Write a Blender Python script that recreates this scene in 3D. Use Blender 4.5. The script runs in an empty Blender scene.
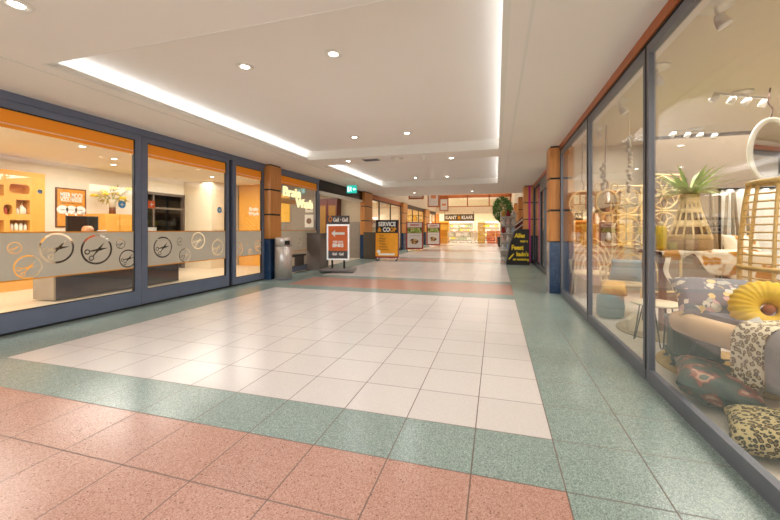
import bpy, bmesh, math, random
from mathutils import Vector, Matrix
R = random.Random(7)
SC = bpy.context.scene
COL = SC.collection
PI = math.pi
# ---------------------------------------------------------------- helpers
def lin(c):
    c /= 255.0
    return c / 12.92 if c <= .04045 else ((c + .055) / 1.055) ** 2.4
def rgb(r, g, b): return (lin(r), lin(g), lin(b), 1)

class NT:
    """tiny node helper"""
    def __init__(s, name):
        s.m = bpy.data.materials.new(name); s.m.use_nodes = True
        s.t = s.m.node_tree; s.t.nodes.clear()
        s.out = s.n('ShaderNodeOutputMaterial')
    def n(s, typ, **kw):
        x = s.t.nodes.new(typ)
        for k, v in kw.items(): setattr(x, k, v)
        return x
    def set(s, sock, v):
        if isinstance(v, bpy.types.NodeSocket): s.t.links.new(v, sock)
        else: sock.default_value = v
    def math(s, op, a, b=0.0, c=None):
        x = s.n('ShaderNodeMath', operation=op)
        s.set(x.inputs[0], a); s.set(x.inputs[1], b)
        if c is not None: s.set(x.inputs[2], c)
        return x.outputs[0]
    def mix(s, f, a, b):
        x = s.n('ShaderNodeMix', data_type='RGBA')
        s.set(x.inputs['Factor'], f); s.set(x.inputs[6], a); s.set(x.inputs[7], b)
        return x.outputs[2]
    def noise(s, vec, scale, detail=2.0):
        x = s.n('ShaderNodeTexNoise'); s.set(x.inputs['Vector'], vec)
        x.inputs['Scale'].default_value = scale; x.inputs['Detail'].default_value = detail
        return x.outputs['Fac']
    def voro(s, vec, scale, out='Distance', feature='F1'):
        x = s.n('ShaderNodeTexVoronoi', feature=feature); s.set(x.inputs['Vector'], vec)
        x.inputs['Scale'].default_value = scale
        return x.outputs[out]
    def ramp(s, f, stops, interp='LINEAR'):
        x = s.n('ShaderNodeValToRGB'); s.set(x.inputs[0], f)
        cr = x.color_ramp; cr.interpolation = interp
        while len(cr.elements) < len(stops): cr.elements.new(.5)
        for e, (p, c) in zip(cr.elements, stops): e.position = p; e.color = c
        return x.outputs[0]
    def obj(s): return s.n('ShaderNodeTexCoord').outputs['Object']
    def pbr(s, col, rough=.5, metal=0.0, spec=.5, bump=None, bstr=.2, coat=0.0, emis=None, estr=0.0, trans=0.0):
        p = s.n('ShaderNodeBsdfPrincipled')
        s.set(p.inputs['Base Color'], col); s.set(p.inputs['Roughness'], rough); s.set(p.inputs['Metallic'], metal)
        p.inputs['Specular IOR Level'].default_value = spec
        p.inputs['Coat Weight'].default_value = coat; p.inputs['Coat Roughness'].default_value = .1
        if emis is not None:
            s.set(p.inputs['Emission Color'], emis); p.inputs['Emission Strength'].default_value = estr
        if bump is not None:
            b = s.n('ShaderNodeBump'); b.inputs['Strength'].default_value = bstr; b.inputs['Distance'].default_value = .01
            s.set(b.inputs['Height'], bump); s.set(p.inputs['Normal'], b.outputs[0])
        s.t.links.new(p.outputs[0], s.out.inputs[0])
        return p

MATS = {}
def mat(name, c, rough=.5, metal=0.0, spec=.5, var=.06, vs=6.0, bump=0.0, bs=80.0, coat=0.0):
    """painted / plain surface with faint procedural variation"""
    if name in MATS: return MATS[name]
    t = NT(name); o = t.obj()
    base = rgb(*c)
    f = t.noise(o, vs, 3)
    dark = tuple(x * (1 - var) for x in base[:3]) + (1,); lite = tuple(min(1, x * (1 + var)) for x in base[:3]) + (1,)
    col = t.ramp(f, [(.3, dark), (.7, lite)])
    t.pbr(col, rough, metal, spec, t.noise(o, bs, 2) if bump else None, bump, coat)
    MATS[name] = t.m; return t.m
def emit(name, c, s):
    if name in MATS: return MATS[name]
    t = NT(name); e = t.n('ShaderNodeEmission'); e.inputs[0].default_value = rgb(*c); e.inputs[1].default_value = s
    t.t.links.new(e.outputs[0], t.out.inputs[0]); MATS[name] = t.m; return t.m

class MB:
    """collects shapes into one mesh"""
    def __init__(s, off=(0, 0, 0)): s.bm = bmesh.new(); s.off = Vector(off)
    def _add(s, vs, fs, M=None):
        o = s.off
        bv = [s.bm.verts.new((M @ Vector(v) if M else Vector(v)) - o) for v in vs]
        for f in fs:
            try: s.bm.faces.new([bv[i] for i in f])
            except ValueError: pass
        return bv
    def box(s, x0, y0, z0, x1, y1, z1, M=None, bev=0.0):
        if bev:
            b = bmesh.new(); bmesh.ops.create_cube(b, size=1)
            for v in b.verts: v.co = Vector(((x0 + x1) / 2 + v.co.x * (x1 - x0), (y0 + y1) / 2 + v.co.y * (y1 - y0), (z0 + z1) / 2 + v.co.z * (z1 - z0)))
            bmesh.ops.bevel(b, geom=b.edges[:], offset=bev, segments=2, affect='EDGES', profile=.6)
            b.verts.index_update(); s._add([v.co.copy() for v in b.verts], [[v.index for v in f.verts] for f in b.faces], M); b.free(); return s
        v = [(x, y, z) for z in (z0, z1) for y in (y0, y1) for x in (x0, x1)]
        s._add(v, [(0, 2, 3, 1), (4, 5, 7, 6), (0, 1, 5, 4), (2, 6, 7, 3), (0, 4, 6, 2), (1, 3, 7, 5)], M); return s
    def tube(s, pts, r, n=8, M=None, closed=False):
        pts = [Vector(p) for p in pts]; rs = r if isinstance(r, (list, tuple)) else [r] * len(pts)
        vs = []; k = len(pts); pr = None
        for i, p in enumerate(pts):
            a = pts[(i - 1) % k] if (i or closed) else p; b = pts[(i + 1) % k] if (i < k - 1 or closed) else p
            d = (b - a).normalized()
            if pr is None: u = d.orthogonal().normalized()
            else:
                u = pr - d * pr.dot(d)
                u = u.normalized() if u.length > 1e-6 else d.orthogonal().normalized()
            pr = u; w = d.cross(u)
            for j in range(n):
                an = 2 * PI * j / n
                vs.append(p + (u * math.cos(an) + w * math.sin(an)) * rs[i])
        fs = []
        for i in range(k if closed else k - 1):
            for j in range(n):
                i2 = (i + 1) % k
                fs.append((i * n + j, i * n + (j + 1) % n, i2 * n + (j + 1) % n, i2 * n + j))
        if not closed: fs += [tuple(range(n - 1, -1, -1)), tuple((k - 1) * n + j for j in range(n))]
        s._add(vs, fs, M); return s
    def lathe(s, prof, c=(0, 0, 0), n=24, M=None, a0=0, a1=2 * PI):
        full = abs(a1 - a0 - 2 * PI) < 1e-6; m = n if full else n + 1
        vs = []; fs = []
        for r, z in prof:
            for j in range(m):
                a = a0 + (a1 - a0) * j / n
                vs.append((c[0] + r * math.cos(a), c[1] + r * math.sin(a), c[2] + z))
        for i in range(len(prof) - 1):
            for j in range(n):
                j2 = (j + 1) % m
                fs.append((i * m + j, i * m + j2, (i + 1) * m + j2, (i + 1) * m + j))
        if full:
            if prof[0][0] > 1e-4: fs.append(tuple(range(m - 1, -1, -1)))
            if prof[-1][0] > 1e-4: fs.append(tuple((len(prof) - 1) * m + j for j in range(m)))
        s._add(vs, fs, M); return s
    def prism(s, poly, d, M):
        """poly in local xy, extruded 0..d along local z, placed by M"""
        n = len(poly); vs = [(x, y, 0) for x, y in poly] + [(x, y, d) for x, y in poly]
        fs = [tuple(range(n - 1, -1, -1)), tuple(range(n, 2 * n))] + [(i, (i + 1) % n, n + (i + 1) % n, n + i) for i in range(n)]
        s._add(vs, fs, M); return s
    def ring(s, c, r0, r1, d, M, n=32):
        vs = []; fs = []
        for z in (0, d):
            for r in (r0, r1):
                for j in range(n): a = 2 * PI * j / n; vs.append((c[0] + r * math.cos(a), c[1] + r * math.sin(a), z))
        for j in range(n):
            k = (j + 1) % n
            fs += [(j, k, n + k, n + j)[::-1], (2 * n + j, 2 * n + k, 3 * n + k, 3 * n + j), (j, k, 2 * n + k, 2 * n + j), (n + j, n + k, 3 * n + k, 3 * n + j)[::-1]]
        s._add(vs, fs, M); return s
    def ball(s, c, r, seg=14, M=None):
        rx, ry, rz = r if isinstance(r, (list, tuple)) else (r, r, r)
        b = bmesh.new(); bmesh.ops.create_uvsphere(b, u_segments=seg, v_segments=max(6, seg // 2 + 1), radius=1)
        b.verts.index_update()
        s._add([(c[0] + v.co.x * rx, c[1] + v.co.y * ry, c[2] + v.co.z * rz) for v in b.verts], [[v.index for v in f.verts] for f in b.faces], M); b.free(); return s
    def pillow(s, w, h, d, M, n=14, corner=.0):
        """soft cushion in local xy, thickness d along z"""
        vs = []; fs = []
        for sd in (1, -1):
            for i in range(n + 1):
                for j in range(n + 1):
                    u, v = i / n * 2 - 1, j / n * 2 - 1
                    t = (max(0, 1 - u ** 4) * max(0, 1 - v ** 4)) ** .5
                    k = 1 - .07 * (1 - abs(v) ** 2) * abs(u) ** 3; l = 1 - .07 * (1 - abs(u) ** 2) * abs(v) ** 3
                    vs.append((u * w / 2 * k, v * h / 2 * l, sd * (d / 2 * t + .004)))
        N = (n + 1) ** 2; q = n + 1
        for i in range(n):
            for j in range(n):
                a = (i * q + j, (i + 1) * q + j, (i + 1) * q + j + 1, i * q + j + 1)
                fs.append(a); fs.append(tuple(x + N for x in reversed(a)))
        edge = [i * q for i in range(n)] + [n * q + j for j in range(n)] + [i * q + n for i in range(n, 0, -1)] + [j for j in range(n, 0, -1)]
        for a, b in zip(edge, edge[1:] + edge[:1]): fs.append((b, a, a + N, b + N))
        s._add(vs, fs, M); return s
    def grid(s, nu, nv, f, th=.0):
        vs = [f(i / nu, j / nv) for i in range(nu + 1) for j in range(nv + 1)]
        fs = [(i * (nv + 1) + j, (i + 1) * (nv + 1) + j, (i + 1) * (nv + 1) + j + 1, i * (nv + 1) + j + 1) for i in range(nu) for j in range(nv)]
        s._add(vs, fs); return s
    def build(s, name, m, parent=None, smooth=False, recalc=True, solid=0.0):
        if solid:
            s.bm.normal_update()
            bmesh.ops.solidify(s.bm, geom=s.bm.faces[:], thickness=solid)
        if recalc: bmesh.ops.recalc_face_normals(s.bm, faces=s.bm.faces[:])
        me = bpy.data.meshes.new(name); s.bm.to_mesh(me); s.bm.free()
        if smooth:
            for p in me.polygons: p.use_smooth = True
        o = bpy.data.objects.new(name, me); COL.objects.link(o); me.materials.append(m)
        if smooth == 'auto':
            for p in me.polygons: p.use_smooth = True
            for e in me.edges: pass
            me.set_sharp_from_angle(angle=R35)
        if parent is not None: o.parent = parent
        return o
R35 = math.radians(35)
def tag(o, label=None, cat=None, group=None, kind=None):
    if label: o['label'] = label
    if cat: o['category'] = cat
    if group: o['group'] = group
    if kind: o['kind'] = kind
    return o
def thing(name, label, cat, loc=(0, 0, 0), rz=0, group=None, kind=None):
    o = bpy.data.objects.new(name, None); COL.objects.link(o); o.location = loc; o.rotation_euler = (0, 0, rz)
    o.empty_display_size = .1
    return tag(o, label, cat, group, kind)
def copy_tree(o, parent=None):
    c = o.copy(); COL.objects.link(c); c.parent = parent
    for ch in list(o.children): copy_tree(ch, c)
    return c
def dup(o, loc, rz=None, label=None):
    c = copy_tree(o); c.location = loc
    if rz is not None: c.rotation_euler = (0, 0, rz)
    if label: c['label'] = label
    return c
def frame_at(org, right, up):
    r = Vector(right).normalized(); u = Vector(up); u = (u - r * u.dot(r)).normalized(); n = r.cross(u)
    M = Matrix((r, u, n)).transposed().to_4x4(); M.translation = Vector(org); return M
def text(s, size, m, parent, org, right, up, name='lettering', width=None, bold=0.0, depth=.004, align='CENTER', shear=0.0, line=.9):
    cu = bpy.data.curves.new('t', 'FONT'); cu.body = s; cu.size = size; cu.extrude = depth / 2; cu.offset = bold
    cu.align_x = align; cu.align_y = 'CENTER'; cu.shear = shear; cu.space_line = line; cu.resolution_u = 4
    o = bpy.data.objects.new('t', cu); COL.objects.link(o)
    bpy.context.view_layer.update()
    me = bpy.data.meshes.new_from_object(o.evaluated_get(bpy.context.evaluated_depsgraph_get()))
    bpy.data.objects.remove(o); bpy.data.curves.remove(cu)
    sx = 1.0
    if width and len(me.vertices):
        xs = [v.co.x for v in me.vertices]; sx = width / max(1e-6, max(xs) - min(xs))
    M = frame_at(org, right, up) @ Matrix.Diagonal((sx, 1, 1, 1)); me.transform(M)
    me.name = name; me.materials.clear(); me.materials.append(m)
    ob = bpy.data.objects.new(name, me); COL.objects.link(ob)
    if parent is not None: ob.parent = parent
    return ob
def RZ(a): return Matrix.Rotation(a, 4, 'Z')
def TR(x, y, z): return Matrix.Translation((x, y, z))
def RX(a): return Matrix.Rotation(a, 4, 'X')
def RY(a): return Matrix.Rotation(a, 4, 'Y')
XV, YV, ZV = (1, 0, 0), (0, 1, 0), (0, 0, 1)

# ---------------------------------------------------------------- camera
FPX = 362.27; YAW = .285194; EYE = 1.2
cd = bpy.data.cameras.new('camera'); cam = bpy.data.objects.new('camera', cd); COL.objects.link(cam)
cam.location = (0, 0, EYE); cam.rotation_euler = (PI / 2, 0, YAW)
cd.sensor_width = 36; cd.lens = 36 * FPX / 780; cd.shift_y = (229.17 - 260) / 780; cd.clip_start = .02; cd.clip_end = 200
SC.camera = cam
TS = .42724; GX = .3079; GY = 2.2419      # floor tile and its grid origin
XL, XR, ZC = -5.32, 1.14, 2.75

# ---------------------------------------------------------------- materials
def floor_mat():
    t = NT('terrazzo_tiles'); o = t.obj(); sp = t.n('ShaderNodeSeparateXYZ'); t.set(sp.inputs[0], o)
    gx = t.math('DIVIDE', t.math('SUBTRACT', sp.outputs[0], GX), TS); gy = t.math('DIVIDE', t.math('SUBTRACT', sp.outputs[1], GY), TS)
    ix, iy = t.math('FLOOR', gx), t.math('FLOOR', gy)
    fx, fy = t.math('SUBTRACT', gx, ix), t.math('SUBTRACT', gy, iy)
    jm = t.math('FLOORED_MODULO', t.math('ADD', iy, .5), 15.0)
    red = t.math('MULTIPLY', t.math('GREATER_THAN', jm, 11.0), t.math('LESS_THAN', jm, 14.0))
    white = t.math('LESS_THAN', jm, 10.0)
    inside = t.math('MULTIPLY', t.math('LESS_THAN', ix, -.5), t.math('GREATER_THAN', ix, -11.5))
    red = t.math('MULTIPLY', red, inside); white = t.math('MULTIPLY', white, inside)
    cb = t.n('ShaderNodeCombineXYZ'); t.set(cb.inputs[0], ix); t.set(cb.inputs[1], iy)
    wn = t.n('ShaderNodeTexWhiteNoise', noise_dimensions='3D'); t.set(wn.inputs['Vector'], cb.outputs[0])
    v1 = t.voro(o, 230, 'Color'); bw = t.n('ShaderNodeRGBToBW'); t.set(bw.inputs[0], v1); sp1 = bw.outputs[0]
    v2 = t.voro(o, 75, 'Color'); bw2 = t.n('ShaderNodeRGBToBW'); t.set(bw2.inputs[0], v2)
    d2 = t.voro(o, 75, 'Distance')
    chip = t.math('MULTIPLY', t.math('LESS_THAN', bw2.outputs[0], .2), t.math('LESS_THAN', d2, .33))
    teal = t.ramp(sp1, [(.15, rgb(116, 130, 125)), (.5, rgb(143, 160, 152)), (.9, rgb(172, 187, 179))])
    terr = t.ramp(sp1, [(.1, rgb(168, 120, 102)), (.5, rgb(188, 143, 127)), (.9, rgb(206, 166, 151))])
    crem = t.ramp(sp1, [(.1, rgb(212, 203, 197)), (.9, rgb(224, 215, 210))])
    terr = t.mix(t.math('MULTIPLY', chip, .75), terr, rgb(120, 80, 66))
    teal = t.mix(t.math('MULTIPLY', chip, .35), teal, rgb(84, 96, 94))
    col = t.mix(white, t.mix(red, teal, terr), crem)
    br = t.math('ADD', .96, t.math('MULTIPLY', wn.outputs['Value'], .06)); hv = t.n('ShaderNodeHueSaturation'); t.set(hv.inputs['Color'], col); t.set(hv.inputs['Value'], br)
    col = hv.outputs[0]
    w = .0078
    ex = t.math('MINIMUM', fx, t.math('SUBTRACT', 1.0, fx)); ey = t.math('MINIMUM', fy, t.math('SUBTRACT', 1.0, fy))
    jx = t.math('LESS_THAN', ex, w); jy = t.math('LESS_THAN', ey, w * 1.3)
    joint = t.math('MAXIMUM', jx, t.math('MULTIPLY', jy, .8))
    col = t.mix(t.math('MULTIPLY', joint, .88), col, rgb(96, 76, 66))
    sm = t.noise(o, 1.3, 4)
    rough = t.math('ADD', .17, t.math('ADD', t.math('MULTIPLY', sm, .12), t.math('MULTIPLY', joint, .4)))
    t.pbr(col, rough, 0, .55)
    return t.m
def glass_mat(name, tint=(.97, .975, .97), k=1.0):
    t = NT(name); g = t.n('ShaderNodeNewGeometry'); vm = t.n('ShaderNodeVectorMath', operation='DOT_PRODUCT')
    t.set(vm.inputs[0], g.outputs['Normal']); t.set(vm.inputs[1], g.outputs['Incoming'])
    c = t.math('ABSOLUTE', vm.outputs['Value']); f = t.math('POWER', t.math('SUBTRACT', 1.0, c), 4.9)
    f = t.math('ADD', .04 * k, t.math('MULTIPLY', f, .96))
    a = t.n('ShaderNodeBsdfTransparent'); a.inputs[0].default_value = (*tint, 1)
    b = t.n('ShaderNodeBsdfGlossy'); b.inputs['Roughness'].default_value = .015; b.inputs[0].default_value = (.95, .96, 1, 1)
    m = t.n('ShaderNodeMixShader'); t.set(m.inputs[0], f); t.set(m.inputs[1], a.outputs[0]); t.set(m.inputs[2], b.outputs[0])
    t.t.links.new(m.outputs[0], t.out.inputs[0]); return t.m
def film_mat(name, c, tr=.25, clear=.1):
    t = NT(name); d = t.n('ShaderNodeBsdfDiffuse'); d.inputs[0].default_value = rgb(*c)
    l = t.n('ShaderNodeBsdfTranslucent'); l.inputs[0].default_value = rgb(*c)
    p = t.n('ShaderNodeBsdfTransparent'); p.inputs[0].default_value = rgb(*c)
    m = t.n('ShaderNodeMixShader'); m.inputs[0].default_value = tr; t.set(m.inputs[1], d.outputs[0]); t.set(m.inputs[2], l.outputs[0])
    m2 = t.n('ShaderNodeMixShader'); m2.inputs[0].default_value = clear; t.set(m2.inputs[1], m.outputs[0]); t.set(m2.inputs[2], p.outputs[0])
    t.t.links.new(m2.outputs[0], t.out.inputs[0]); return t.m
def wood_mat(name, a, b, scale=2.0, rough=.38):
    t = NT(name); o = t.obj(); mp = t.n('ShaderNodeMapping'); t.set(mp.inputs[0], o); mp.inputs['Scale'].default_value = (14, 14, .8)
    f = t.noise(mp.outputs[0], scale, 6)
    t.pbr(t.ramp(f, [(.3, rgb(*a)), (.7, rgb(*b))]), rough, 0, .5); return t.m
def granite_mat():
    t = NT('blue_granite'); o = t.obj(); bw = t.n('ShaderNodeRGBToBW'); t.set(bw.inputs[0], t.voro(o, 130, 'Color'))
    t.pbr(t.ramp(bw.outputs[0], [(.2, rgb(16, 36, 66)), (.6, rgb(28, 58, 100)), (.95, rgb(84, 122, 165))]), .18, 0, .5); return t.m
def leopard_mat(name, base, spot, mid, scale):
    t = NT(name); o = t.obj()
    mp = t.n('ShaderNodeMapping'); t.set(mp.inputs[0], o)
    no = t.n('ShaderNodeTexNoise'); t.set(no.inputs['Vector'], o); no.inputs['Scale'].default_value = scale * 1.2
    add = t.n('ShaderNodeVectorMath', operation='MULTIPLY_ADD'); t.set(add.inputs[0], no.outputs['Color']); add.inputs[1].default_value = (.5 / scale,) * 3; t.set(add.inputs[2], o)
    d = t.voro(add.outputs[0], scale)
    t.pbr(t.ramp(d, [(.0, rgb(*mid)), (.26, rgb(*mid)), (.3, rgb(*spot)), (.46, rgb(*spot)), (.53, rgb(*base))]), .9, 0, .2); return t.m
def floral_mat(name, ground, cols, scale, thr=.42):
    t = NT(name); o = t.obj()
    no = t.n('ShaderNodeTexNoise'); t.set(no.inputs['Vector'], o); no.inputs['Scale'].default_value = scale * 3; no.inputs['Detail'].default_value = 4
    add = t.n('ShaderNodeVectorMath', operation='MULTIPLY_ADD'); t.set(add.inputs[0], no.outputs['Color']); add.inputs[1].default_value = (.35 / scale,) * 3; t.set(add.inputs[2], o)
    v = t.n('ShaderNodeTexVoronoi'); t.set(v.inputs['Vector'], add.outputs[0]); v.inputs['Scale'].default_value = scale
    bw = t.n('ShaderNodeRGBToBW'); t.set(bw.inputs[0], v.outputs['Color'])
    n = len(cols); pal = t.ramp(bw.outputs[0], [(.2 + .6 * i / n, rgb(*c)) for i, c in enumerate(cols)], 'CONSTANT')
    pet = t.noise(o, scale * 8, 3)
    pal = t.mix(t.math('MULTIPLY', pet, .45), pal, rgb(250, 238, 222))
    t.pbr(t.mix(t.math('MULTIPLY', t.math('LESS_THAN', v.outputs['Distance'], thr), t.math('GREATER_THAN', t.noise(o, 7, 2), .47)), rgb(*ground), pal), .85, 0, .2); return t.m
def cowhide_mat():
    t = NT('cowhide'); o = t.obj(); f = t.noise(o, 4.2, 2)
    t.pbr(t.ramp(f, [(.0, rgb(236, 226, 208)), (.52, rgb(236, 226, 208)), (.55, rgb(190, 135, 66)), (1, rgb(160, 105, 48))]), .9, 0, .1); return t.m
def art_mat(name, cols, scale):
    t = NT(name); o = t.obj(); f = t.noise(o, scale, 3)
    n = len(cols); t.pbr(t.ramp(f, [(.32 + .36 * i / max(1, n - 1), rgb(*c)) for i, c in enumerate(cols)], 'CONSTANT'), .5); return t.m

M_FLOOR = floor_mat()
M_CEIL = mat('ceiling_paint', (240, 233, 226), .85, var=.012, vs=1.2)
M_RECESS = mat('white_paint', (232, 228, 220), .8, var=.01)
M_SLATE = mat('slate_metal', (112, 121, 144), .42, .25, var=.04)
M_SLATE2 = mat('grey_metal', (116, 118, 126), .4, .3, var=.04)
M_BLACK = mat('black_gasket', (16, 15, 18), .45)
M_DKMET = mat('black_metal', (30, 30, 32), .4, .5)
M_GLASS = glass_mat('clear_glass', k=1.35)
M_FROST = film_mat('frosted_film_vinyl', (214, 210, 202), .5, .06)
M_ORF = film_mat('orange_film_vinyl', (255, 190, 80), .35, .1)
M_ORLINE = mat('orange_line', (226, 150, 40), .6)
M_PALELINE = mat('pale_line', (250, 214, 180), .6)
M_PANEL = wood_mat('cherry_panel', (194, 126, 62), (216, 150, 84), 2.2)
M_TRIMW = wood_mat('redwood_trim', (158, 82, 34), (182, 100, 44), 2.0)
M_GRAN = granite_mat()
M_WHITE = mat('white_satin', (236, 232, 224), .5, var=.02)
M_CREAM = mat('cream_paint', (232, 216, 186), .7, var=.02)
M_BEIGE = mat('beige_paint', (214, 196, 168), .75, var=.02)
M_GREYW = mat('grey_wall', (186, 180, 172), .7, var=.02)
M_ORANGE = mat('orange_paint', (228, 166, 72), .5, var=.03)
M_DESK = mat('dark_brown_lacquer', (38, 26, 22), .18, 0, .5)
M_STEEL = mat('brushed_steel', (214, 204, 198), .34, .7, var=.05, vs=20)
M_TXTW = mat('white_letter', (245, 242, 236), .5)
M_TXTB = mat('black_letter', (24, 22, 22), .6)
M_TXTY = mat('yellow_letter', (236, 206, 40), .6)
M_LED = emit('led_strip_glow', (244, 250, 255), 6)
M_LAMP = emit('lamp_glow', (255, 244, 226), 14)
M_CHROME = mat('satin_white_metal', (220, 214, 206), .3, .6)
M_RATTAN = mat('rattan_cane', (214, 178, 112), .55, var=.14, vs=30)
M_RATD = mat('pale_rattan', (228, 202, 150), .55, var=.1, vs=30)
M_RED = mat('red_frame', (146, 36, 34), .4)
M_BWOOD = wood_mat('brown_wood', (92, 52, 30), (120, 72, 42))
M_LEAF = mat('leaf_green', (98, 138, 52), .5, var=.3, vs=9)
M_LEAFD = mat('ficus_green', (62, 112, 36), .5, var=.4, vs=5)
M_SHOPFL = mat('shop_floor_tiles', (216, 204, 188), .3, var=.03)

# ---------------------------------------------------------------- lights
def spot(x, y, z, p, ang=130, col=(.93, .97, 1), r=.06, blend=.7):
    l = bpy.data.lights.new('spot', 'SPOT'); l.energy = p; l.spot_size = math.radians(ang); l.spot_blend = blend; l.color = col; l.shadow_soft_size = r
    o = bpy.data.objects.new('spot_beam', l); COL.objects.link(o); o.location = (x, y, z); return o
def area(x, y, z, sx, sy, p, col=(1, .92, .8)):
    l = bpy.data.lights.new('area', 'AREA'); l.shape = 'RECTANGLE'; l.size = sx; l.size_y = sy; l.energy = p; l.color = col
    o = bpy.data.objects.new('ceiling_light_beam', l); COL.objects.link(o); o.location = (x, y, z); return o

# ---------------------------------------------------------------- setting: floor and ceilings
def struct(name, mb, m, smooth=False):
    o = mb.build(name, m, None, smooth); o['kind'] = 'structure'; return o
struct('floor', MB().box(XL - .02, -6, -.05, XR + .06, 45, 0), M_FLOOR)
EX0, EX1, EY0, EY1, FY0, FY1 = -4.084, .079, 2.35, 7.3, 8.03, 12.75
c = MB()
Z1 = ZC + .04
CX0, CX1 = XL - .12, XR + .26
c.box(CX0, -6, ZC, EX0, 16.45, Z1); c.box(EX1, -6, ZC, CX1, 16.45, Z1)
c.box(EX0, -6, ZC, EX1, EY0, Z1); c.box(EX0, EY1, ZC, EX1, FY0, Z1); c.box(EX0, FY1, ZC, EX1, 16.45, Z1)
struct('ceiling', c, M_CEIL)
ZT = ZC + .19; LW = .13
for i, (a, b) in enumerate(((EY0, EY1), (FY0, FY1))):
    c = MB()
    c.box(EX0 - LW - .04, a - .03, ZT, EX1 + LW + .04, b + .03, ZT + .04)
    c.box(EX0 - LW - .04, a, Z1, EX0 - LW, b, ZT); c.box(EX1 + LW, a, Z1, EX1 + LW + .04, b, ZT)
    c.box(EX0 - LW - .04, a - .03, Z1, EX1 + LW + .04, a, ZT); c.box(EX0 - LW - .04, b, Z1, EX1 + LW + .04, b + .03, ZT)
    struct('ceiling_recess', c, M_CEIL)
    c = MB()                                   # stepped lips around the opening
    for x, s in ((EX0, -1), (EX1, 1)):
        for i_, o_, h in ((.034, .0, .02), (.014, .02, .06)):
            x0, x1 = sorted((x - s * i_, x + s * o_)); c.box(x0, a + .002, ZC - .004 + .002 * (h > .03), x1, b - .002, ZC + h)
    c.box(EX0 + .001, b - .012, ZC - .002, EX1 - .001, b - .001, ZT); c.box(EX0, a, ZC - .002, EX1, a + .012, ZT)
    struct('trim_%d' % (i + 1), c, M_RECESS)
    for s, x in ((-1, EX0), (1, EX1)):
        xx = x + s * .075
        nm = ('nearer', 'farther')[i]
        th = thing('cove_light', 'long white light strip hidden along the %s edge of the %s ceiling recess' % ('left' if s < 0 else 'right', nm), 'light strip', (xx, a, Z1), group='cove light strips')
        MB((xx, a, Z1)).box(xx - .03, a + .02, Z1 + .001, xx + .03, b - .02, Z1 + .012).build('channel', M_CHROME, th)
        MB((xx, a, Z1)).box(xx - .024, a + .03, Z1 + .012, xx + .024, b - .03, Z1 + .022).build('diffuser', M_LED, th)
c = MB()
for x in (.245, -4.265):
    c.box(x - .012, -2, ZC - .006, x + .012, 16.4, ZC)
struct('trim_3', c, M_RECESS)
# ceiling fittings
dl0 = None
def downlight(x, y, z, label, p=42):
    global dl0
    if dl0 is None:
        dl0 = thing('downlight', label, 'ceiling light', (x, y, z), group='recessed downlights')
        MB().lathe([(.044, -.001), (.048, -.008), (.078, -.012), (.092, -.006), (.095, 0)], n=28).build('trim_ring', M_RECESS, dl0, True)
        MB().lathe([(.0, -.006), (.042, -.006), (.046, -.001)], n=24).build('lamp_face', M_LAMP, dl0)
    else: dup(dl0, (x, y, z), None, label)
    spot(x, y, z - .03, p)
downlight(-3.17, 1.67, ZC, 'round recessed downlight at the top left corner of the photo')
for x, y, z, l in ((-1.55, 3.29, ZT, 'brightest round downlight, right one of the near pair in the nearer recess'),
    (-2.58, 3.28, ZT, 'round downlight, left one of the near pair in the nearer ceiling recess'),
    (-1.55, 6.38, ZT, 'round downlight, right one of the far pair in the nearer ceiling recess'),
    (-2.57, 6.38, ZT, 'round downlight, left one of the far pair in the nearer ceiling recess'),
    (-3.23, 7.64, ZC, 'round downlight on the ceiling beam left of the air vent'),
    (-.94, 7.94, ZC, 'round downlight on the ceiling beam right of the smoke detector'),
    (-2.62, 12.0, ZT, 'small round downlight, left one in the farther ceiling recess'),
    (-1.55, 12.0, ZT, 'small round downlight, right one in the farther ceiling recess'),
    (-3.34, 15.1, ZC, 'small far downlight, left of the two beyond the farther recess'),
    (-.94, 15.05, ZC, 'small far downlight, right of the two beyond the farther recess')): downlight(x, y, z, l)
for x, y in ((-.94, 1.2), (-3.17, -1.4), (-.94, -1.4), (-3.2, -4), (-.94, -4)): spot(x, y, ZC - .03, 42)
v = thing('air_vent', 'square slotted grey air vent on the ceiling beam', 'air vent', (-2.67, 7.62, ZC))
MB().box(-.19, -.13, -.012, .19, .13, 0).build('vent_frame', M_CHROME, v)
for k in range(6): MB().box(-.17, -.108 + k * .038, -.02, .17, -.098 + k * .038, -.012).build('slat', M_SLATE2, v)
v = thing('smoke_detector', 'flat round white smoke detector on the ceiling beam', 'smoke detector', (-2.07, 7.61, ZC))
MB().lathe([(.14, 0), (.14, -.015), (.12, -.02)], n=28).build('mounting_plate', M_CHROME, v)
MB().lathe([(.1, -.02), (.09, -.04), (.05, -.05), (0, -.05)], n=24).build('sensor_head', M_WHITE, v, True)
v = thing('ceiling_sensor', 'small white angled sensor on the ceiling beam between detector and downlight', 'sensor', (-1.5, 7.7, ZC))
MB().box(-.05, -.05, -.02, .05, .05, 0).build('base_plate', M_WHITE, v); MB().box(-.035, -.06, -.06, .035, .02, -.02, bev=.01).build('sensor_head', M_CHROME, v)

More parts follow.
